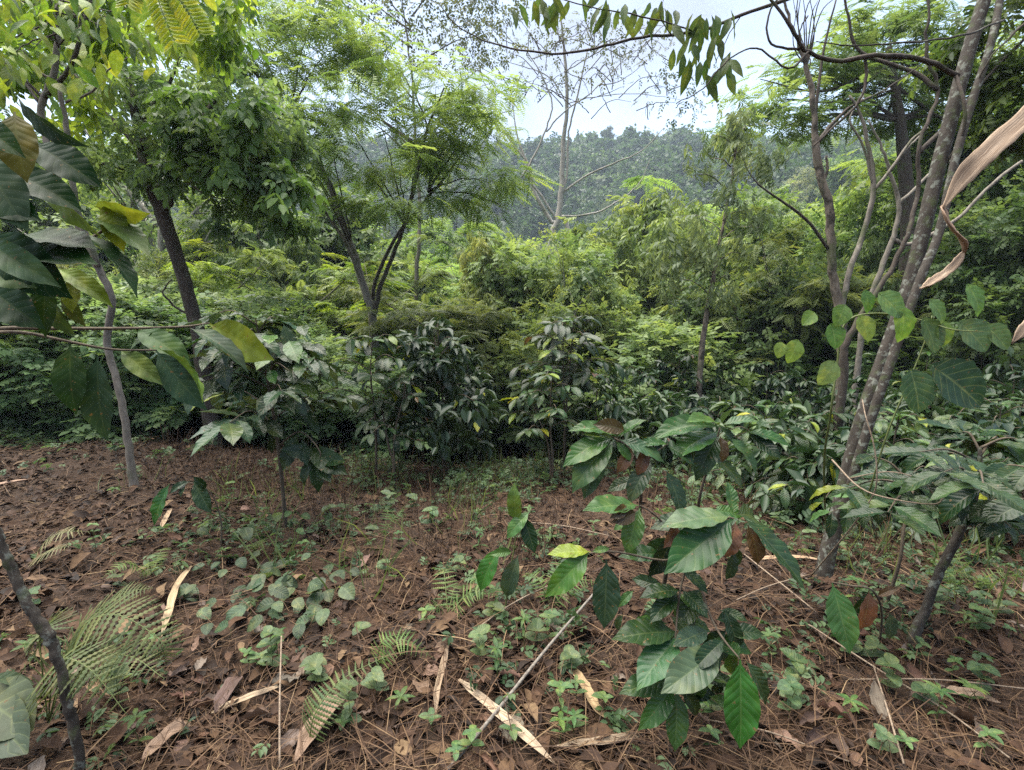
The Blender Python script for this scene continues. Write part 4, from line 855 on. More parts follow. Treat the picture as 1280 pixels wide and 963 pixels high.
LEAVES = [  # base x,y  tip x,y  depth base, tip, colour, variant, up
    (916, 649, 842, 706, 1.78, 1.62, CL, 2, None), (914, 646, 833, 648, 1.78, 1.72, (.045, .085, .04), 0, (0, -.3, 1)), (917, 644, 912, 603, 1.78, 1.85, CL, 4, None), (920, 643, 962, 644, 1.78, 1.9, CG, 1, None),
    (930, 648, 1014, 726, 1.78, 1.66, CG, 0, (.5, -.5, .7)), (845, 664, 818, 724, 1.86, 1.78, (.016, .034, .016), 1, (.1, -1, .3)), (917, 688, 914, 730, 1.78, 1.74, (.02, .04, .02), 3, (0, -1, .2)),
    (798, 632, 736, 629, 1.82, 1.72, CL, 0, (0, -.4, 1)), (800, 635, 783, 690, 1.82, 1.74, CL, 2, None), (840, 672, 800, 700, 1.85, 1.9, CG, 1, None), (848, 650, 862, 700, 1.86, 1.82, CG, 2, None),
    (758, 700, 757, 784, 1.72, 1.66, (.022, .05, .026), 4, (.1, -1, .25)), (736, 691, 687, 742, 1.7, 1.58, (.045, .12, .02), 1, None), (738, 690, 688, 688, 1.7, 1.68, CY, 0, (0, -.4, 1)), (740, 690, 762, 684, 1.7, 1.7, CL, 1, None),
    (850, 708, 886, 738, 1.8, 1.72, CG, 0, (0, -.3, 1)), (852, 738, 886, 765, 1.76, 1.66, CG, 2, (0, -.3, 1)), (848, 742, 815, 768, 1.76, 1.66, CG, 1, (0, -.4, 1)), (850, 738, 805, 738, 1.75, 1.7, CG, 2, (0, -.3, 1)),
    (847, 790, 773, 790, 1.7, 1.62, CG, 0, (0, -.35, 1)), (848, 796, 800, 848, 1.68, 1.52, (.03, .085, .03), 2, (-.2, -.5, .9)), (842, 850, 780, 860, 1.62, 1.55, CG, 0, (0, -.4, 1)), (843, 856, 806, 910, 1.62, 1.5, (.03, .09, .02), 1, None), (846, 862, 846, 938, 1.6, 1.52, (.03, .075, .02), 4, (.1, -1, .3)), (850, 858, 882, 900, 1.62, 1.58, CG, 3, None),
    (886, 788, 846, 802, 1.7, 1.62, (.03, .055, .035), 0, (0, -.5, 1)), (900, 812, 838, 858, 1.62, 1.48, (.042, .075, .042), 2, (-.2, -.8, .7)), (925, 824, 928, 934, 1.55, 1.46, (.04, .12, .018), 4, (-.1, -1, .3)), (932, 826, 972, 884, 1.55, 1.5, CG, 1, (.4, -.7, .5)), (906, 762, 930, 818, 1.72, 1.65, (.02, .042, .02), 3, None), (876, 735, 850, 782, 1.8, 1.7, CG, 2, None), (895, 775, 925, 770, 1.7, 1.75, CG, 1, None), (838, 770, 875, 800, 1.75, 1.66, CG, 2, (0, -.3, 1)), (905, 800, 870, 830, 1.62, 1.54, CG, 1, (0, -.5, 1)), (925, 822, 900, 800, 1.55, 1.7, CG, 0, None), (830, 735, 790, 720, 1.85, 1.9, CG, 1, None)]
for bx, by, tx, ty, db, dt, c, v, u in LEAVES: leaf_px(fp, bx, by, tx, ty, db, dt, c, u, v=v)
for bx, by, tx, ty in ((919, 652, 916, 698), (934, 656, 957, 706), (783, 632, 772, 645), (795, 640, 775, 652), (846, 655, 838, 682)):
    leaf_px(fp, bx, by, tx, ty, 1.78, 1.7, CB, (.1, -1, .3), wide=1.25, v=3, label='bronze young leaf')

for cx_, cy_, sx, sy, n, D in ((845, 760, 34, 26, 13, 1.78), (860, 840, 40, 30, 13, 1.66), (880, 665, 44, 20, 9, 1.86), (800, 670, 26, 20, 5, 1.86), (905, 790, 20, 24, 5, 1.72)):
    for i in range(n):
        x0, y0 = random.gauss(cx_, sx * .6), random.gauss(cy_, sy * .6); a = random.uniform(-.6, 3.7); L = random.uniform(30, 62)
        leaf_px(fp, x0, y0, x0 + math.cos(a) * L, y0 + abs(math.sin(a)) * L * .8 - 6, D, D - random.uniform(-.03, .08), random.choice([CG, (.016, .036, .014), CL, (.03, .07, .02)]), (random.uniform(-.4, .4), -.5, .85))
# taller young plants just behind
b = G(795, 690); d = b.y
p2 = thing('coffee_plant', b, 'coffee plant behind the front one, its bronze-edged leaves spread flat at left', 'shrub')
D = 2.35
tube_obj('trunk', [b + Vector((0, 0, -.08))] + pp((800, 640, D + .1), (800, 590, D), (785, 560, D), (768, 548, D)), [.01, .009, .007, .004], M_STEM, p2, 7)
tube_obj('branch', pp((800, 590, D), (815, 570, D), (835, 555, D)), [.005, .004, .002], M_STEM, p2, 5)
for q in [(766, 548, 705, 566, CL), (768, 550, 712, 600, (.05, .1, .035)), (770, 545, 720, 522, CL), (772, 546, 800, 520, CL), (775, 550, 835, 566, (.05, .1, .04)), (815, 575, 783, 622, (.02, .04, .02)), (832, 588, 860, 642, (.02, .042, .022)), (757, 568, 728, 616, (.03, .06, .03)), (765, 548, 735, 535, (.11, .15, .03)), (770, 552, 790, 575, CL), (835, 556, 800, 548, CL), (835, 558, 870, 575, CG), (800, 600, 760, 605, CG)]:
    leaf_px(p2, *q[:4], D, D - random.uniform(.02, .16), q[4], (random.uniform(-.3, .3), -.45, .9))
for q in ((808, 560, 800, 592), (790, 560, 775, 588), (782, 538, 752, 528)): leaf_px(p2, *q, D, D - .08, CB, (0, -1, .5), wide=1.2, v=3, label='bronze young leaf')
b = G(868, 690); d = b.y
p3 = thing('coffee_plant', b, 'coffee plant with red-brown stem left of the leaning trunk, leaves held flat', 'shrub')
D = 2.45
tube_obj('trunk', [b + Vector((0, 0, -.08))] + pp((872, 640, D + .1), (880, 600, D), (892, 565, D), (900, 535, D)), [.009, .008, .006, .004], M_STEM, p3, 7)
tube_obj('branch', pp((892, 568, D), (915, 548, D), (935, 540, D)), [.004, .003, .002], M_STEM, p3, 5)
for q in [(899, 534, 824, 522, CL), (904, 531, 948, 518, (.06, .11, .045)), (905, 546, 960, 582, (.06, .11, .045)), (897, 540, 845, 558, CL), (900, 534, 930, 560, CG), (935, 540, 990, 548, CL), (936, 542, 975, 570, CG), (898, 545, 870, 592, CG), (900, 532, 868, 512, CL), (890, 570, 935, 600, CG), (935, 538, 955, 520, CG)]:
    leaf_px(p3, *q[:4], D, D - random.uniform(.02, .16), q[4], (random.uniform(-.3, .3), -.4, .95))
for q in ((858, 540, 855, 572), (900, 545, 908, 575)): leaf_px(p3, *q, D, D - .08, CB, (0, -1, .5), wide=1.2, v=3, label='bronze young leaf')

# seedling left of it
b = G(630, 765)
sg = thing('coffee_seedling', b, 'small coffee seedling with four glossy leaves on the open litter', 'seedling')
D = b.y
tube_obj('stem', [b + Vector((0, 0, -.05))] + pp((636, 725, D), (642, 690, D), (648, 650, D)), [.005, .0045, .0035, .002], M_GREEN, sg, 6)
for q in ((662, 640, 631, 668, (.05, .12, .035)), (625, 684, 593, 738, (.04, .125, .02)), (648, 694, 627, 752, (.05, .085, .05)), (655, 645, 668, 690, CG), (640, 690, 618, 690, CL), (646, 652, 640, 615, CL)):
    leaf_px(sg, *q[:4], D, D - .08, q[4])
# low branch with hanging leaves right of the front plant
b = G(1100, 800)
hb = thing('coffee_seedling', b, 'low coffee shoot with one pale hanging leaf beside a bronze leaf', 'seedling')
D = b.y - .25
tube_obj('stem', [b + Vector((0, 0, -.05))] + pp((1102, 765, D + .1), (1090, 738, D), (1062, 732, D), (1040, 728, D)), [.006, .005, .004, .0025], M_STEM, hb, 6)
leaf_px(hb, 1040, 729, 1064, 814, D, D - .12, (.07, .14, .04), (-.2, -1, .2), v=4); leaf_px(hb, 1086, 738, 1084, 795, D, D - .05, CB, (.1, -1, .2), wide=1.2, v=1, label='bronze leaf')
leaf_px(hb, 1112, 765, 1116, 802, D, D, (.05, .08, .05), (0, -1, .3)); leaf_px(hb, 1092, 740, 1070, 770, D + .05, D, CG, (0, -1, .3)); leaf_px(hb, 1096, 745, 1120, 735, D + .05, D, CB, None)

# big leaves close to the camera at the left edge
b = base_of(-90, 700, 1.25)
lb = thing('coffee_tree', b, 'coffee tree at the left edge reaching in with large dark leaves close by', 'shrub')
tube_obj('trunk', [b + Vector((0, 0, -.1))] + pp((-85, 600, 1.25), (-70, 450, 1.25), (-60, 300, 1.22), (-55, 150, 1.2), (-50, 40, 1.2)), [.018, .016, .014, .012, .009, .005], M_STEM, lb, 8)
tube_obj('branch', pp((-70, 440, 1.25), (-10, 413, 1.22), (60, 411, 1.25), (140, 411, 1.3), (225, 409, 1.35), (262, 404, 1.38)), [.006, .0052, .0045, .004, .003, .0015], M_STEM, lb, 7)
tube_obj('branch', pp((-20, 416, 1.22), (30, 416, 1.2), (85, 427, 1.2), (140, 437, 1.22), (195, 438, 1.26)), [.004, .0038, .003, .002], M_STEM, lb, 7)
tube_obj('branch', pp((-58, 250, 1.22), (-10, 220, 1.18), (40, 200, 1.15), (75, 230, 1.15)), [.005, .004, .0025], M_STEM, lb, 6)
tube_obj('branch', pp((-60, 330, 1.22), (0, 310, 1.15), (60, 320, 1.12), (110, 300, 1.15), (140, 280, 1.18)), [.005, .004, .0025], M_STEM, lb, 6)
DK = (.009, .031, .006); KY = (.17, .22, .025)  # DK: leaf green darkened to carry the shade on the near leaves
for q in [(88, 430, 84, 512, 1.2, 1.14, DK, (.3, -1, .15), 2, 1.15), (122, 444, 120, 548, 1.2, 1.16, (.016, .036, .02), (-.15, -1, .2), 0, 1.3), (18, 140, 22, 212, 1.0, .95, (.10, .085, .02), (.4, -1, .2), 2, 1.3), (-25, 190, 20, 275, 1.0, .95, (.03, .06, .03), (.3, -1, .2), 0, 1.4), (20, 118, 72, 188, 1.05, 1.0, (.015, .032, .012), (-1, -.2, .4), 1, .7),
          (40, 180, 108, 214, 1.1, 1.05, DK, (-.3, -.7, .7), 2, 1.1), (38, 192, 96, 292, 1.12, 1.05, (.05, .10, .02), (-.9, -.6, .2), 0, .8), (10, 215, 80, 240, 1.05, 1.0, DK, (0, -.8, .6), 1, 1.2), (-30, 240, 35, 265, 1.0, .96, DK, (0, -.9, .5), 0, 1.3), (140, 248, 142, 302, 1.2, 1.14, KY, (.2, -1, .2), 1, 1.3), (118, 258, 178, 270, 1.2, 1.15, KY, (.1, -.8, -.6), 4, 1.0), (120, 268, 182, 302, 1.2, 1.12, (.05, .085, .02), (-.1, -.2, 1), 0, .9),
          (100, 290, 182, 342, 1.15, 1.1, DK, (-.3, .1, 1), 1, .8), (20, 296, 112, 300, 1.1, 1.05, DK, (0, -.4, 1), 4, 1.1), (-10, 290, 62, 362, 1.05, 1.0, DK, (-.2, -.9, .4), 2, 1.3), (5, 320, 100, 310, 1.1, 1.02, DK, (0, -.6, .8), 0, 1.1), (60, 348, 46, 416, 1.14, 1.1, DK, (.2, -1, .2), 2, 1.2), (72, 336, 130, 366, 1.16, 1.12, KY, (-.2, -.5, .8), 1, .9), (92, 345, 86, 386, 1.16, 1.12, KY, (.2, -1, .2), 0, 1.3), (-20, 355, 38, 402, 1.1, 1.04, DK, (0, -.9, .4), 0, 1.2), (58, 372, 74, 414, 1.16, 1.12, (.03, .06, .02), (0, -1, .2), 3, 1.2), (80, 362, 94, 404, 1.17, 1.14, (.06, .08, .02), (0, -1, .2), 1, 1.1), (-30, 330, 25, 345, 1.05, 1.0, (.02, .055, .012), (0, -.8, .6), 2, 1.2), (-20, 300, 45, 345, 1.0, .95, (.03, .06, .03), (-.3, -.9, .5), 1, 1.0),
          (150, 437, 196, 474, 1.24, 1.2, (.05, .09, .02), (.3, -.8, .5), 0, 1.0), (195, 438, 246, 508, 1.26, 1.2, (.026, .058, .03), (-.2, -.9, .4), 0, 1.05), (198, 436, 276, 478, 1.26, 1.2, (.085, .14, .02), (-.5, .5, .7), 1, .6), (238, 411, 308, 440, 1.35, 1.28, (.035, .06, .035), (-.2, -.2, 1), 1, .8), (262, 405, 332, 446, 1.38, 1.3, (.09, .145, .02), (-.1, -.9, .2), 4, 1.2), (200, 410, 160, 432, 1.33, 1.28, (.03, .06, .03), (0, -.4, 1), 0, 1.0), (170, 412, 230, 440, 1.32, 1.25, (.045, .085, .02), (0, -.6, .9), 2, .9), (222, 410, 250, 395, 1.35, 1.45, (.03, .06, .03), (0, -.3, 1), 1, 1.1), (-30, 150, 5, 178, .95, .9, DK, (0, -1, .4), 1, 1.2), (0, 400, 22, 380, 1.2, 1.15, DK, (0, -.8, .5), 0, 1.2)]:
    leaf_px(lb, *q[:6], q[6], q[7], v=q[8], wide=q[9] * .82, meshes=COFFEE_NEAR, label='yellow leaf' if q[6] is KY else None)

# coffee leaves near the ground at left, on a drooping twig
b = G(275, 690)
ls = thing('coffee_sapling', b, 'low coffee sapling with few drooping leaves on bare litter at left', 'seedling')
D = b.y
tube_obj('stem', [b + Vector((0, 0, -.05))] + pp((276, 650, D), (262, 615, D), (235, 603, D), (215, 605, D)), [.006, .005, .004, .002], M_STEM, ls, 6)
for q in ((212, 605, 186, 655, (.03, .1, .02)), (232, 604, 222, 618, CG), (242, 602, 262, 640, CG), (258, 612, 246, 598, CG), (238, 602, 208, 612, CG)): leaf_px(ls, *q[:4], D, D - .08, q[4])
# ------------------------------------------------------------------ vine, dry strips, stems
b = G(1035, 690)
vn = thing('climbing_vine', b, 'thin green vine with heart-shaped leaves crossing the lichen-spotted trunk', 'vine')
D = 2.1
tube_obj('stem', [b + Vector((0, 0, -.03))] + pp((1030, 590, D + .3), (1038, 520, D), (1046, 460, D), (1056, 405, D), (1095, 392, D), (1150, 400, D), (1190, 412, D - .1), (1230, 415, D - .1)), [.005, .005, .004, .003, .002], M_GREEN, vn, 6)
tube_obj('stem', pp((1085, 620, D + .1), (1110, 540, D), (1135, 480, D), (1155, 430, D), (1165, 395, D)), [.004, .004, .003, .002], M_GREEN, vn, 6)
VG = (.085, .165, .035)
for px, py, s, c, a in ((1016, 392, 20, VG, -1), (1040, 408, 28, VG, .2), (996, 428, 28, VG, -.5), (1042, 455, 32, (.08, .15, .05), -.8), (1076, 398, 30, VG, .5), (1082, 366, 26, VG, .3), (1102, 370, 36, (.07, .16, .05), 1), (1129, 388, 40, (.11, .21, .04), 0), (1156, 402, 40, (.05, .1, .04), .4), (1178, 405, 28, VG, .1), (1203, 406, 42, (.05, .1, .05), .9), (1212, 360, 38, VG, .6), (1055, 384, 26, VG, -.6), (1172, 462, 66, (.022, .055, .03), 1.1), (1140, 468, 48, (.026, .06, .028), .2), (1165, 378, 32, (.07, .14, .04), .8), (976, 430, 18, VG, -.3), (1235, 410, 34, (.06, .11, .04), .9)):
    p = P(px, py, D - .05); put_leaf(vn, random.choice(HEART), p, (a * .6, -.25, -.9 + .3 * abs(a)), (random.uniform(-.2, .2), -1, .55), s * 1.0 * D / F, rc(c, .12))
b = G(1012, 722)
dv = thing('dry_tendril', b, 'long tan dry tendril curving over coffee leaves before the leaning trunk', 'vine')
tube_obj('strand', [b] + pp((1060, 665, 2.3), (1088, 625, 2.2), (1096, 600, 2.15), (1093, 560, 2.15), (1082, 520, 2.2), (1078, 500, 2.3)), [.004, .0035, .003, .002], M_TWIG, dv, 6)
tube_obj('strand', pp((1040, 575, 2.4), (1075, 610, 2.2), (1120, 625, 2.1), (1170, 630, 2.1), (1180, 615, 2.1)), [.004, .003, .002], M_TWIG, dv, 6)
tube_obj('strand', pp((1062, 598, 2.3), (1110, 590, 2.15), (1150, 600, 2.1), (1170, 622, 2.1)), [.003, .002, .0015], M_TWIG, dv, 6)

def strip(name, pts, w, col, parent=None, label=None, roll=0.0, cup=.35, nrm=(0, -.6, .8), tear=.05, cat=None):
    """a long dry leaf / sheath along a path: a cupped band with ragged ends and real edges"""
    s = smooth_path(np.array([tuple(p) for p in pts], float), 6); org = np.array(parent.location) if parent else s[0].copy(); s = s - org
    T = np.gradient(s, axis=0); T /= np.linalg.norm(T, axis=1)[:, None]; m = len(s); V, UV = [], []
    for i in range(m):
        f = i / (m - 1); ww = w * min(1, .25 + f * 5) * min(1, .12 + (1 - f) * 3.2) * (1 + random.uniform(-tear, tear))
        nv = Vector(nrm) - Vector(T[i]) * Vector(nrm).dot(Vector(T[i])); nv.normalize(); sv = Vector(T[i]).cross(nv)
        th = roll * f; nv, sv = nv * math.cos(th) - sv * math.sin(th), sv * math.cos(th) + nv * math.sin(th)
        for a in (-1, -.55, 0, .55, 1):
            q = Vector(s[i]) + sv * (ww * a * (1 - .15 * cup * a * a)) + nv * (ww * cup * a * a) + Vector((0, 0, random.uniform(-.0015, .0015)))
            V.append(q); UV.append((.5 + a / 2, f * 3))
    Q = [(i * 5 + j, i * 5 + j + 1, i * 5 + j + 6, i * 5 + j + 5) for i in range(m - 1) for j in range(4)]
    me = mk_mesh(name, np.array([tuple(v) for v in V]), Q, M_DRY, uv=np.array(UV))
    o = link(name, me, parent, None if parent else Vector(org)); o.color = (*col, 1)
    if not parent: tag(o, label, cat or 'dry leaf')
    sm = o.modifiers.new('thickness', 'SOLIDIFY'); sm.thickness = .002; sm.offset = 0
    return o
def gstrip(name, pix, w, col, label, lift=.02, cat='dry leaf', **k):
    pts = []; k.setdefault('cup', .6); k.setdefault('roll', random.uniform(-.5, .5)); k.setdefault('tear', .1)
    for j, (x, y) in enumerate(pix):
        p = G(x, y); pts.append(p + Vector((0, 0, lift + (.012 if 0 < j < len(pix) - 1 else 0))))
    return strip(name, pts, w, col, None, label, nrm=(0, -.2, 1), cat=cat, **k)
TAN = (.42, .31, .21); PALE = (.50, .40, .28); BRN = (.26, .17, .115)
hb2 = thing('dry_bamboo_leaf', P(1330, 95, .95), 'long dry tan bamboo leaf hanging in from the right edge close by', 'dry leaf')
strip('blade', pp((1340, 85, .97), (1290, 140, .93), (1240, 185, .9), (1205, 220, .9), (1178, 262, .9)), .016, (.44, .33, .23), hb2, roll=.12, cup=.18, nrm=(-.3, -1, .3))
strip('blade', pp((1176, 258, .9), (1184, 280, .9), (1200, 300, .91), (1206, 318, .92)), .012, (.4, .28, .19), hb2, roll=.8, nrm=(.6, -1, .3))
strip('blade', pp((1205, 315, .92), (1190, 335, .92), (1168, 350, .92), (1150, 361, .92)), .007, (.5, .38, .27), hb2, roll=.3)
strip('dry_leaf_tip', pp((1300, 395, .9), (1282, 408, .9), (1265, 430, .9)), .008, (.5, .38, .27), None, 'small dry tan leaf tip poking in at right beside the vine', roll=.4)
gstrip('bamboo_sheath', [(574, 858), (612, 895), (650, 928), (696, 966)], .020, PALE, 'split pale bamboo sheath lying diagonally on the litter at bottom centre', .03, 'sheath')
gstrip('bamboo_sheath', [(712, 840), (730, 870), (745, 900), (765, 912)], .024, (.42, .31, .17), 'broad tan bamboo sheath right of the grey stick', .03, 'sheath')
gstrip('bamboo_sheath', [(560, 815), (552, 850), (545, 880), (545, 905)], .014, (.36, .27, .18), 'narrow curled brown sheath left of the split pale one', .03, 'sheath', roll=.8)
gstrip('bamboo_sheath', [(240, 715), (222, 745), (212, 780), (203, 805)], .022, (.46, .36, .22), 'tan bamboo sheath standing out on the slope at left above the fern', .04, 'sheath')
gstrip('bamboo_sheath', [(430, 880), (400, 920), (370, 965)], .04, (.26, .18, .125), 'wide dull brown sheath at the bottom edge left of centre', .04, 'sheath', cup=.6)
gstrip('bamboo_sheath', [(215, 640), (208, 655), (200, 668)], .018, (.5, .38, .25), 'small tan sheath under the drooping sapling leaves at left', .03, 'sheath')
gstrip('bamboo_sheath', [(-10, 612), (20, 608), (50, 603)], .03, (.45, .31, .22), 'flat tan sheath at the left edge on the bare soil', .03, 'sheath')
gstrip('bamboo_sheath', [(945, 705), (990, 705), (1040, 708)], .02, (.45, .32, .2), 'tan sheath lying behind the front plant towards the leaning trunk', .03, 'sheath')
gstrip('bamboo_sheath', [(1180, 870), (1210, 876), (1250, 884)], .022, (.36, .27, .19), 'dull sheath on the litter in the lower right corner', .02, 'sheath')
gstrip('bamboo_sheath', [(300, 855), (285, 880), (270, 900)], .035, (.15, .10, .085), 'dark curled sheath in the hollow right of the fern', .03, 'sheath', cup=.8)
gstrip('bamboo_sheath', [(265, 900), (310, 885), (355, 865)], .016, (.42, .33, .22), 'straight tan sheath pointing right below the heart-leaved creeper', .03, 'sheath')
gstrip('bamboo_sheath', [(800, 925), (760, 938), (690, 940)], .02, (.33, .26, .18), 'grey-brown sheath at the bottom right of the split pale one', .02, 'sheath')
gstrip('bamboo_sheath', [(180, 960), (215, 930), (240, 915)], .03, (.32, .22, .15), 'brown sheath at the bottom edge below the fern', .03, 'sheath')

def stick(pix, r, mat, label, lift=.02, name='stick', cat='stick'):
    pts = [(G(x, y) + Vector((0, 0, lift + (l or 0)))) for x, y, l in pix]
    root = pts[0].copy(); 
    o = tube_obj(name, pts, r, mat, type('L', (), {'location': root})(), 7, 5, .12) if False else None
    s = smooth_path(np.array([tuple(p - root) for p in pts]), 5)
    V, Q = tube(s, np.interp(np.linspace(0, 1, len(s)), np.linspace(0, 1, len(r)), r), 7, .12)
    o = link(name, mk_mesh(name, V, Q, mat), None, root); return tag(o, label, cat)
stick([(560, 968, 0), (620, 905, .03), (680, 835, .06), (742, 768, .1)], [.008, .007, .006], M_GREYTWIG, 'long straight grey stick crossing the litter at bottom centre')
stick([(590, 795, 0), (650, 760, .03), (735, 730, .08)], [.004, .004, .003], M_TWIG, 'thin tan twig above the long grey stick')
stick([(1012, 722, .0), (960, 745, .04), (920, 765, .05)], [.004, .003], M_TWIG, 'tan twig running down left from the foot of the leaning trunk')
stick([(930, 700, .02), (1000, 760, .03), (1020, 775, .02)], [.004, .003], M_TWIG, 'pale twig below the bronze leaves of the front plant')
stick([(1010, 790, .02), (1100, 855, .04), (1180, 905, .04), (1260, 960, .02)], [.004, .004, .003], M_TWIG, 'long dry stalk slanting down to the lower right corner')
stick([(880, 905, 0), (960, 930, .03), (1060, 965, .02)], [.003, .003], M_TWIG, 'dry stalk at the bottom edge right of the big glossy leaf')
stick([(1060, 860, .02), (1170, 868, .05), (1290, 878, .04)], [.0035, .003], M_TWIG, 'dry stalk lying level in the lower right')
stick([(350, 965, 0), (352, 915, .1), (356, 860, .22)], [.004, .003], M_TWIG, 'upright dry straw stalk at bottom left of centre', name='dry_stalk')
stick([(640, 655, .0), (700, 668, .05), (760, 690, .1)], [.004, .003], M_TWIG, 'dry stalk between the seedling and the front coffee plant')
stick([(1130, 965, 0), (1105, 900, .05), (1090, 850, .05)], [.004, .003], M_TWIG, 'dry stalk rising from the bottom edge at right')

# mossy stem in the lower left corner
b = G(100, 985)
ms_ = thing('mossy_stem', b, 'dark mossy bent stem crossing the fern in the lower left corner', 'sapling')
D = b.y
tube_obj('trunk', [b + Vector((0, 0, -.1))] + pp((96, 930, D), (85, 880, D), (74, 830, D), (60, 795, D), (40, 765, D), (22, 730, D), (5, 690, D), (-15, 640, D), (-40, 560, D)), [.016, .016, .015, .014, .017, .016, .014, .014, .013, .012], M_LICHEN, ms_, 12, 9, .3, .006)

# ------------------------------------------------------------------ ferns
def T_pinna():
    """one leaflet with toothed edges, along +Y"""
    k = 15; V = [(0, 0, 0)]; L, Rr = [], []
    for i in range(k):
        t = i / (k - 1); w = .2 * (1 - t) ** .6 + .012
        tooth = 1.0 if i % 2 == 0 else .3
        L.append((-w * tooth, t, -.12 * t * t)); Rr.append((w * tooth, t, -.12 * t * t))
    V = [];
    for a, c in zip(L, Rr): V += [(a[0] * .5, *a[1:]), (0, a[1], a[2] + .02), (c[0] * .5, *c[1:])]
    Q = []
    for i in range(k - 1):
        Q += [(i * 3, i * 3 + 1, i * 3 + 4, i * 3 + 3), (i * 3 + 1, i * 3 + 2, i * 3 + 5, i * 3 + 4)]
    return mk_mesh('pinna_blade', V, Q, M_FERN)
PINNA = T_pinna()
def fern(base, label, fronds, col, group=None, pairs=18, pl=.11):
    root = thing('fern', base, label, 'fern', group)
    for pts in fronds:
        s = smooth_path(np.array([tuple(p) for p in pts], float), 8); T = np.gradient(s, axis=0)
        fo = tube_obj('frond', pts, [.003, .002, .001], M_GREEN, root, 5, 8)
        n = len(s)
        L = np.linalg.norm(np.diff(s, axis=0), axis=1).sum()
        for i in range(pairs):
            t = .16 + .84 * i / (pairs - 1); k = min(n - 1, int(t * (n - 1))); p = Vector(s[k]); tv = Vector(T[k]).normalized()
            sd_ = tv.cross(Vector((0, -.35, 1))).normalized(); nz_ = sd_.cross(tv)
            ln = pl * (math.sin(math.pi * (.12 + .86 * t) ** .8) ** .8) * L / .6
            for sg_ in (-1, 1):
                o = bpy.data.objects.new('pinna', PINNA); COL.objects.link(o); o.parent = fo
                m = (frame(sd_ * sg_ + tv * .28 + Vector((0, 0, random.uniform(-.25, .02))), nz_ if nz_.z > 0 else -nz_) @ Matrix.Diagonal((ln * 1.0, ln, ln))).to_4x4(); m.translation = p - root.location
                o.matrix_local = m; o.color = (*rc(col, .15), 1)
    return root
FG = (.075, .095, .028)
b = G(60, 905)
D = b.y
fern(b, 'large fern with drooping fronds over the mossy stem at lower left', [
    [b] + pp((90, 800, D), (140, 768, D - .05), (200, 800, D - .1), (208, 830, D - .12)), [b] + pp((110, 830, D - .1), (160, 820, D - .15), (205, 848, D - .2)), [b] + pp((70, 830, D - .15), (110, 835, D - .25), (160, 895, D - .3)), [b] + pp((50, 800, D - .05), (60, 790, D - .1), (20, 850, D - .15)), [b] + pp((100, 790, D + .1), (150, 745, D + .12), (190, 735, D + .15))], FG, pl=.085, pairs=34)
b = G(385, 935)
fern(b, 'single long fern frond leaning right at the bottom, left of centre', [[b] + pp((395, 890, b.y), (430, 848, b.y + .1), (495, 815, b.y + .2))], (.085, .125, .04), pl=.10, pairs=26)
b = G(470, 835)
fern(b, 'two-fronded small fern just right of the single long frond', [[b] + pp((500, 800, b.y), (545, 825, b.y)), [b] + pp((480, 800, b.y), (520, 790, b.y + .1))], (.10, .17, .045), pairs=13, pl=.12)
b = G(40, 700)
fern(b, 'pale yellowish dry fern frond on bare soil at the left edge', [[b] + pp((60, 675, b.y), (85, 665, b.y), (118, 665, b.y + .1)), [b] + pp((60, 690, b.y - .1), (95, 680, b.y - .1))], (.19, .185, .085), pairs=14, pl=.12)
rf = random.Random(5); NEARBY = [('beside the tan sheath above the large fern', 190, 720), ('in front of the two-stemmed coffee shrub', 480, 668), ('at the foot of the slim coffee shrub', 320, 690), ('in the open litter at the centre', 560, 770), ('below the dense dark coffee shrub', 510, 575), ('near the left edge by the pale-barked trunk', 60, 545), ('right of the crooked mossy trunk', 1215, 735), ('under the front coffee plant at left', 690, 760), ('beyond the leaning trunk foot', 985, 640), ('below the coffee half hidden behind the slim one', 400, 600)]
for where, px, py in NEARBY:
    b = G(px, py); fr = []
    for k in range(rf.randint(3, 5)):
        a = rf.uniform(0, 6.28); L = rf.uniform(.16, .3) * (1.3 if py < 620 else 1)
        fr.append([b, b + Vector((math.cos(a) * L * .5, math.sin(a) * L * .5, L * .55)), b + Vector((math.cos(a) * L, math.sin(a) * L, L * .45))])
    fern(b, f'small green fern {where}', fr, rc((.085, .14, .04), .2), pairs=11, pl=.13)

# pinnate sprig hanging in at the top, backlit
b = P(185, -60, 2.6)
fs = thing('feathery_sprig', b, 'backlit yellow-green feathery sprig hanging in from the top edge at left', 'sprig')
for pts in ([(185, -60, 2.6), (195, -10, 2.6), (205, 20, 2.6), (218, 52, 2.6)], [(185, -60, 2.6), (215, -15, 2.6), (235, 15, 2.6), (250, 42, 2.6)], [(185, -60, 2.6), (165, -20, 2.65), (160, 5, 2.65)]):
    w = pp(*pts); s = smooth_path(np.array([tuple(p) for p in w]), 6); fo = tube_obj('frond', w, [.003, .002, .001], M_GREEN, fs, 5, 6); T = np.gradient(s, axis=0)
    for k in range(4, len(s)):
        tv = Vector(T[k]).normalized(); sd_ = tv.cross(Vector((0, -1, .2))).normalized()
        for sg_ in (-1, 1):
            put_leaf(fo, OVAL[0], Vector(s[k]) - fs.location, sd_ * sg_ + tv * .35, (0, -1, .3), .075, rc((.26, .34, .03), .1), 'leaflet', wide=.8)

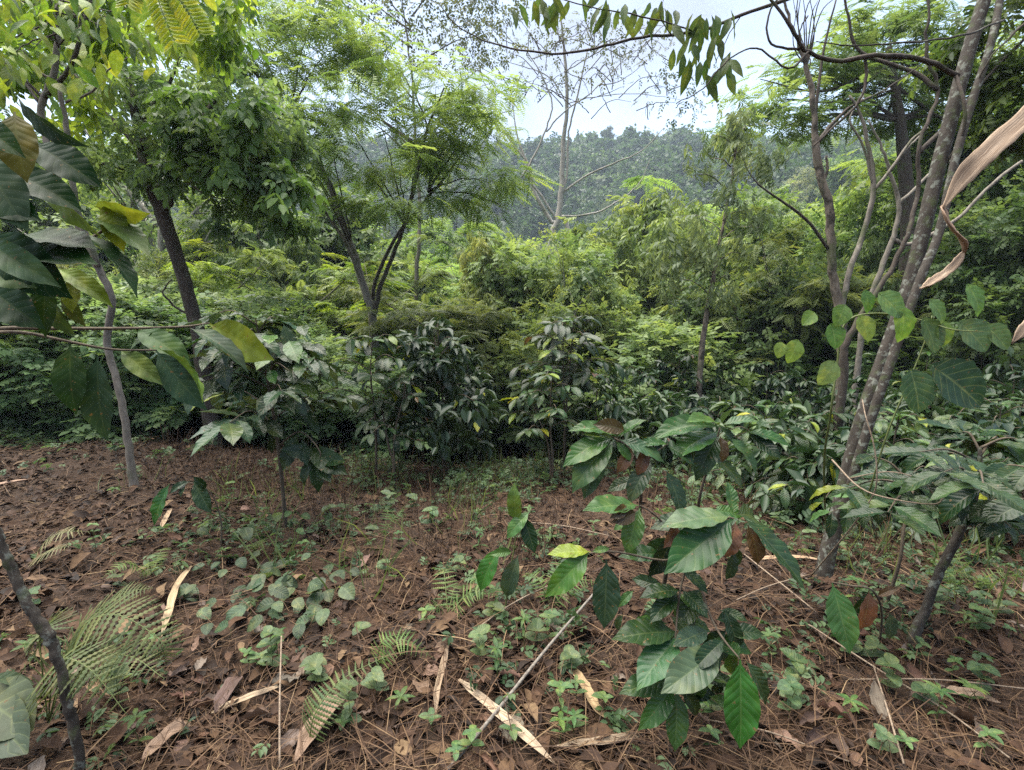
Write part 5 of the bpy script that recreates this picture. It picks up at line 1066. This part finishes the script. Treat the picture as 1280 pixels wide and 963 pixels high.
# ------------------------------------------------------------------ creeper and small ground plants
b = G(350, 775)
cp = thing('heart_leaved_creeper', b, 'patch of grey-green heart-leaved creeper under the slim coffee shrub', 'creeper')
rr = random.Random(9)
spots = [(252, 765), (262, 795), (285, 790), (310, 720), (330, 745), (345, 762), (338, 786), (370, 760), (385, 775), (400, 735), (412, 705), (430, 740), (420, 722), (360, 700), (375, 690), (380, 672), (365, 668), (350, 680), (295, 735), (315, 760), (270, 760), (395, 760), (372, 720), (340, 715), (355, 735), (300, 705), (410, 745), (440, 712), (325, 700), (388, 705), (245, 745)]
spots += [(rr.gauss(345, 48), rr.gauss(738, 28)) for _ in range(34)]
for i, (x, y) in enumerate(spots):
    p = G(x, y + 10); h = rr.uniform(.03, .13) + (.16 if y < 700 else 0); q = p + Vector((0, 0, h)); a = rr.uniform(0, 6.28)
    tube_obj('stem', [p + Vector((0, 0, -.01)), p + Vector((rr.uniform(-.02, .02), 0, h * .6)), q], [.002, .0016, .0012], M_GREEN, cp, 4, 3)
    put_leaf(cp, rr.choice(HEART), q, (math.cos(a), math.sin(a) - .5, -.3), (rr.uniform(-.3, .3), -.45, 1), rr.uniform(.06, .11), rc((.06, .098, .05) if y > 690 else (.055, .11, .03), .25, rr))

HERB = []
def herb_mesh_stem(h, seed):
    r = np.random.default_rng(seed); V, Q = tube(smooth_path([(0, 0, -.02), (r.normal() * .006, r.normal() * .006, h * .5), (r.normal() * .015, r.normal() * .015, h)], 4), np.linspace(.0022, .001, 9), 5)
    return mk_mesh('herb_stem', V, Q, M_GREEN)
HSTEM = [(h, herb_mesh_stem(h, i)) for i, h in enumerate((.06, .1, .15, .2))]
HL = {'oval': OVAL, 'heart': HEART, 'lance': LANCE}
def herb(p, kind, col, label, group, size, rng, hk):
    h, sm = HSTEM[hk]; t = thing('ground_herb', p, label, 'herb', group); link('stem', sm, t)
    n = {'oval': 4, 'heart': 3, 'lance': 6}[kind]; lv = 1 + hk
    for j in range(lv):
        zz = h * (j + 1) / lv
        for k in range(n if j == lv - 1 else 2):
            a = k * 6.28 / (n if j == lv - 1 else 2) + j * 1.57 + rng.uniform(-.3, .3)
            put_leaf(t, rng.choice(HL[kind]), p + Vector((0, 0, zz)), (math.cos(a), math.sin(a), rng.uniform(-.1, .5)), (0, -.15, 1), size * rng.uniform(.7, 1.15), rc(col, .15, rng))
rh = random.Random(31)
HK = [('oval', (.075, .15, .05), 'soft green oval-leaved'), ('heart', (.085, .14, .06), 'grey-green heart-leaved'), ('lance', (.06, .13, .035), 'fresh green narrow-leaved')]
def zone(px, py):
    v = 'at the bottom edge' if py > 890 else 'on near litter' if py > 790 else 'on middle litter' if py > 690 else 'on far litter'
    for x, w in ((130, 'by the mossy stem'), (260, 'by the large fern'), (440, 'by the creeper'), (560, 'left of the grey stick'), (720, 'by the small seedling'), (880, 'by the front plant'), (1000, 'right of the front plant'), (1130, 'by the leaning trunk')):
        if px < x: return f'{v} {w}'
    return f'{v} under the right bush'
herbs = [(600, 830, 1), (640, 930, 0), (700, 900, 0), (720, 880, 0), (540, 915, 0), (620, 770, 2), (690, 755, 2), (655, 810, 2), (575, 720, 1), (595, 755, 2), (515, 640, 1), (540, 660, 1), (850, 900, 0), (990, 880, 1), (1010, 690, 1), (1170, 760, 1), (1190, 850, 0), (1110, 870, 1), (1060, 905, 2), (1090, 830, 1), (1230, 745, 1), (1250, 775, 1), (1150, 830, 0), (1260, 800, 0), (960, 830, 0), (1060, 825, 1), (330, 650, 0), (280, 705, 2), (120, 690, 0), (600, 690, 2), (480, 720, 1), (150, 740, 1), (430, 920, 0), (470, 870, 1), (590, 945, 0), (700, 930, 2), (755, 900, 0), (1185, 720, 1), (1130, 945, 0), (985, 610, 2), (690, 790, 1), (1170, 905, 2)]
while len(herbs) < 130:
    x, y = rh.uniform(0, 1280), 580 + 380 * rh.random() ** 1.5
    if x < 330 and rh.random() < .6: continue
    herbs.append((x, y, rh.randrange(3)))
for px, py, k in herbs:
    kd, c, w = HK[k]; p = G(px, py); hk = rh.choices((0, 1, 2, 3), (2, 4, 3, 1))[0]
    herb(p, kd, rc(c, .2, rh), f'{("small", "short", "upright", "tall")[hk]} {w} herb {zone(px, py)}', 'herbs on the leaf litter', {'oval': .05, 'heart': .06, 'lance': .065}[kd] * (1 if py > 660 else 1.3), rh, hk)
# large pale leaf at the lower left corner, and grassy seedlings
b = G(-10, 935); bl = thing('broad_leaved_plant', b, 'plant with large grey-green leaves cut by the lower left corner', 'plant')
tube_obj('stem', [b, P(-15, 910, b.y), P(-10, 880, b.y)], [.005, .004, .003], M_GREEN, bl, 6)
leaf_px(bl, -25, 870, 26, 905, b.y, b.y - .1, (.075, .105, .06), (-.1, -.6, 1), meshes=OVAL, wide=1.3); leaf_px(bl, -20, 880, 20, 935, b.y, b.y - .15, (.07, .1, .06), (-.3, -.6, 1), meshes=OVAL, wide=1.1); leaf_px(bl, -10, 850, 45, 850, b.y, b.y + .1, (.07, .1, .055), (0, -.4, 1), meshes=OVAL)

# ------------------------------------------------------------------ leaf litter, straw and grass
rg = np.random.default_rng(3)
def fan(n, d0, d1, p=1.0):
    y = d0 + (d1 - d0) * rg.random(n) ** p; x = (rg.random(n) * 2 - 1) * (y * 1.06 + .35); return x, y
def tilt_up(n, k): return np.stack([rg.normal(size=n) * k, rg.normal(size=n) * k, np.ones(n)], 1)
parts = []
x, y = fan(42000, 1.0, 11, 1.5)
keep = vnoise(x * 1.1 + 3, y * 1.1, 21) + .5 * vnoise(x * 3.3, y * 3.3, 22) + .55 > rg.random(len(x)) * .75; x, y = x[keep], y[keep]
z = height(x, y) + rg.random(len(x)) * .02
a = rg.random(len(x)) * 6.28; d = np.stack([np.cos(a), np.sin(a), rg.normal(size=len(x)) * .25], 1)
rn = np.clip(.42 + (vnoise(x * 1.3, y * 1.3, 8)) * .55 + rg.normal(size=len(x)) * .2, 0, 1)
me = scatter(T_leaf(.26, .16, .18), np.stack([x, y, z], 1), d, tilt_up(len(x), .5), (.018 + .06 * rg.random(len(x)) ** 1.8) * (1 + .05 * y), rn, M_LITTER, 'leaf_litter')
tag(link('leaf_litter', me), 'small dead leaves and fragments covering the reddish ground', kind='stuff')
# larger curled leaves lying among them
x, y = fan(6500, 1.0, 9, 1.3); keep = vnoise(x * .9 + 7, y * .9, 31) + .5 * vnoise(x * 2.7, y * 2.7, 32) + .45 > rg.random(len(x)); x, y = x[keep], y[keep]; n = len(x); a = rg.random(n) * 6.28
d = np.stack([np.cos(a), np.sin(a), rg.normal(size=n) * .3], 1)
CURL = (np.array([(0, 0, 0), (.16, .12, .05), (.24, .35, .14), (.2, .7, .12), (0, 1, -.1), (-.16, .72, .2), (-.25, .4, .2), (-.15, .14, .08), (0, .35, .0), (0, .7, .03)], float), np.array([(0, 1, 2, 8), (8, 2, 3, 9), (9, 3, 4, 5), (9, 5, 6, 8), (8, 6, 7, 0)]))
rn = np.clip(.5 + rg.normal(size=n) * .28, 0, 1)
me = scatter(CURL, np.stack([x, y, height(x, y) + rg.random(n) * .03], 1), d, tilt_up(n, .45), rg.uniform(.06, .14, n), rn, M_LITTER, 'curled_leaves')
tag(link('curled_leaves', me), 'curled brown dead leaves scattered through the litter', kind='stuff')
# fine reddish fibres between the leaves
x, y = fan(42000, 1.0, 10, 1.5); n = len(x); a = rg.random(n) * 6.28
d = np.stack([np.cos(a), np.sin(a), rg.normal(size=n) * .3], 1)
FIB = (np.array([(-.012, 0, 0), (.012, 0, 0), (.012, .5, .1), (-.012, .5, .1), (.006, 1, 0), (-.006, 1, 0)]), np.array([(0, 1, 2, 3), (3, 2, 4, 5)]))
me = scatter(FIB, np.stack([x, y, height(x, y) + rg.random(n) * .035], 1), d, tilt_up(n, .5), rg.uniform(.04, .15, n) * (1 + .04 * y), np.clip(rg.normal(.36, .22, n), 0, 1), M_STRAW, 'fibres')
tag(link('dry_needles', me), 'fine reddish brown dry fibres matted over the ground', kind='stuff')
# straw: thin bent strands
x, y = fan(14000, 1.0, 10, 1.3); n = len(x)
keep = (vnoise(x * .9 + 5, y * .9, 12) + .5 + rg.random(n) * .5) > .62; x, y = x[keep], y[keep]; n = len(x)
a = rg.random(n) * 6.28; d = np.stack([np.cos(a), np.sin(a), rg.normal(size=n) * .18], 1)
ST = (np.array([(-.005, 0, 0), (.005, 0, 0), (.006, .5, .06), (-.006, .5, .06), (.003, 1, 0), (-.003, 1, 0)]), np.array([(0, 1, 2, 3), (3, 2, 4, 5)]))
me = scatter(ST, np.stack([x, y, height(x, y) + rg.random(n) * .05], 1), d, tilt_up(n, .4), rg.uniform(.08, .38, n), np.clip(rg.normal(.42, .22, n), 0, 1), M_STRAW, 'straw')
tag(link('straw', me), 'fallen dry straw and thin stalks strewn over the litter', kind='stuff')
# standing dry reddish weeds
C = [(290, 600), (260, 585), (330, 610), (480, 600), (510, 610), (440, 590), (560, 605), (640, 600), (680, 590), (880, 620), (930, 650), (750, 620), (620, 625), (400, 615), (230, 570), (1000, 620), (960, 600), (830, 640), (540, 580), (300, 620), (270, 610), (350, 590), (200, 600), (450, 610), (590, 640), (700, 640), (520, 640), (420, 650), (660, 700), (1090, 700), (560, 690)]
px_, pd, pu, ps = [], [], [], []
for cx_, cy_ in C:
    for k in range(120):
        p = G(cx_ + random.gauss(0, 26), cy_ + random.gauss(0, 9)) if k % 6 == 0 else p + Vector((random.uniform(-.12, .12), random.uniform(-.12, .12), 0))
        px_.append((p.x, p.y, hz(p.x, p.y) - .01)); pd.append((random.gauss(0, .35), random.gauss(0, .35), 1)); pu.append((random.gauss(0, 1), random.gauss(0, 1), .1)); ps.append(random.uniform(.12, .42))
me = scatter(ST, np.array(px_), np.array(pd), np.array(pu), np.array(ps), np.clip(rg.normal(.33, .2, len(ps)), 0, 1), M_STRAW, 'dry_weeds')
tag(link('dry_grass', me), 'standing tufts of withered reddish grass and weeds', kind='stuff')
# low green weeds and grass in the gap and along the edge of the slope
BL = (np.array([(-.012, 0, 0), (.012, 0, 0), (.014, .5, .05), (-.014, .5, .05), (.003, 1, -.12), (-.003, 1, -.12)]), ST[1])
px_, pd, pu, ps = [], [], [], []
for cx_, cy_, n, sx, sy in ((640, 560, 500, 34, 26), (620, 590, 260, 40, 14), (680, 575, 260, 50, 14), (740, 570, 300, 60, 14), (850, 570, 300, 70, 14), (960, 590, 260, 60, 18), (60, 520, 300, 60, 14), (500, 580, 200, 50, 14), (560, 640, 120, 60, 26), (1200, 700, 120, 60, 30), (330, 620, 90, 40, 14), (430, 690, 70, 40, 20)):
    for k in range(n):
        p = G(cx_ + random.gauss(0, sx), max(505, cy_ + random.gauss(0, sy))) if k % 8 == 0 else p + Vector((random.uniform(-.2, .2), random.uniform(-.25, .25), 0))
        px_.append((p.x, p.y, hz(p.x, p.y) - .01)); pd.append((random.gauss(0, .45), random.gauss(0, .45), 1)); pu.append((random.gauss(0, 1), random.gauss(0, 1), .1)); ps.append(random.uniform(.1, .4))
me = scatter(BL, np.array(px_), np.array(pd), np.array(pu), np.array(ps), rg.random(len(ps)), M_FOL, 'grass')
o = link('grass', me); o.color = (.095, .135, .045, 1); tag(o, 'thin green grass growing in the gap between coffee shrubs', kind='stuff')
px_, pd, pu, ps = [], [], [], []
for cx_, cy_, n, sx, sy in ((640, 570, 420, 40, 24), (700, 585, 420, 60, 14), (600, 610, 260, 50, 14), (800, 580, 420, 60, 16), (930, 600, 420, 60, 20), (60, 530, 520, 70, 14), (170, 540, 300, 60, 12), (-20, 545, 200, 40, 10), (100, 555, 120, 70, 10), (260, 555, 160, 50, 10), (1100, 590, 300, 80, 16), (1220, 600, 300, 60, 20), (1000, 630, 200, 50, 16), (480, 590, 240, 60, 12), (540, 650, 110, 60, 26), (600, 720, 100, 60, 40), (1180, 720, 220, 70, 30), (1000, 660, 160, 50, 24), (280, 660, 100, 60, 20), (640, 800, 60, 70, 50), (350, 690, 120, 60, 30), (1100, 800, 90, 90, 50), (1040, 580, 300, 60, 20), (900, 850, 50, 80, 50), (200, 860, 50, 80, 50)):
    for k in range(n):
        p = G(cx_ + random.gauss(0, sx), max(495, cy_ + random.gauss(0, sy))) if k % 7 == 0 else p + Vector((random.gauss(0, .09), random.gauss(0, .09), 0))
        px_.append((p.x, p.y, hz(p.x, p.y) + random.uniform(.0, .16) * (1 if cy_ < 640 else .4))); pd.append((random.gauss(0, 1), random.gauss(0, 1), random.uniform(0, .8))); pu.append((random.gauss(0, .4), random.gauss(0, .4), 1)); ps.append(random.uniform(.06, .15) * (1 if cy_ < 640 else .7))
me = scatter(SPRAY2, np.array(px_), np.array(pd), np.array(pu), np.array(ps), rg.random(len(ps)), M_FOL, 'weeds')
o = link('weeds', me); o.color = (.065, .115, .05, 1); tag(o, 'low leafy green weeds between the litter and the coffee', kind='stuff')

# single fallen leaves that can be told apart
ra = random.Random(17); DC = [((.30, .20, .145), 'tan'), ((.20, .115, .075), 'reddish brown'), ((.26, .21, .165), 'greyish pale'), ((.13, .085, .065), 'dark brown')]
for i in range(230):
    px, py = ra.uniform(-10, 1290), 610 + 350 * ra.random() ** .8; c, w = ra.choice(DC); c = tuple(v * .75 for v in c); p = G(px, py) + Vector((0, 0, ra.uniform(.012, .03)))
    L = ra.uniform(.07, .15); a = ra.uniform(0, 6.28)
    o = link('fallen_leaf', ra.choice(DEAD)); m = (frame((math.cos(a), math.sin(a), ra.uniform(-.2, .35)), (ra.gauss(0, .35), ra.gauss(0, .35), 1)) @ Matrix.Diagonal((L, L, L))).to_4x4(); m.translation = p; o.matrix_world = m; o.color = (*rc(c, .2, ra), 1)
    tag(o, f'{w} curled dead leaf {zone(px, py)}', 'fallen leaf', 'dead leaves on the ground')

# look-alikes in a small set are told apart by their order from the left
ORD = ('leftmost', 'second from left', 'third from left', 'fourth from left', 'fifth from left', 'sixth from left', 'seventh from left')
same = {}
for o in COL.objects:
    if o.parent is None and 'label' in o and 'category' in o: same.setdefault(o['label'], []).append(o)
for lab, L in same.items():
    if 1 < len(L) <= 7:
        L.sort(key=lambda o: o.location.x / max(.5, o.location.y))
        for k, o in enumerate(L): o['label'] = f'{lab}, {ORD[k] if k < len(L) - 1 or k == 1 and len(L) > 2 else "rightmost"}'

# ------------------------------------------------------------------ air
def haze():
    x0, x1, y0, y1, z0, z1 = -470, 470, -38, 640, -30, 175
    V = [(x, y, z) for z in (z0, z1) for y in (y0, y1) for x in (x0, x1)]
    Q = [(0, 2, 3, 1), (4, 5, 7, 6), (0, 1, 5, 4), (2, 6, 7, 3), (0, 4, 6, 2), (1, 3, 7, 5)]
    m, n, l, out = new_mat('haze_air'); pv = n.new('ShaderNodeVolumePrincipled'); pv.inputs['Density'].default_value = .0006; pv.inputs['Color'].default_value = (.70, .84, 1.0, 1); pv.inputs['Anisotropy'].default_value = .2
    l.new(pv.outputs[0], out.inputs['Volume'])
    me = mk_mesh('haze', V, Q, m, smooth=False); tag(link('haze', me), 'pale blue air over the valley', kind='stuff')
haze()
print('TRIS', sum(len(m.loops) - 2 * len(m.polygons) for m in bpy.data.meshes), 'OBJ', len(bpy.data.objects))
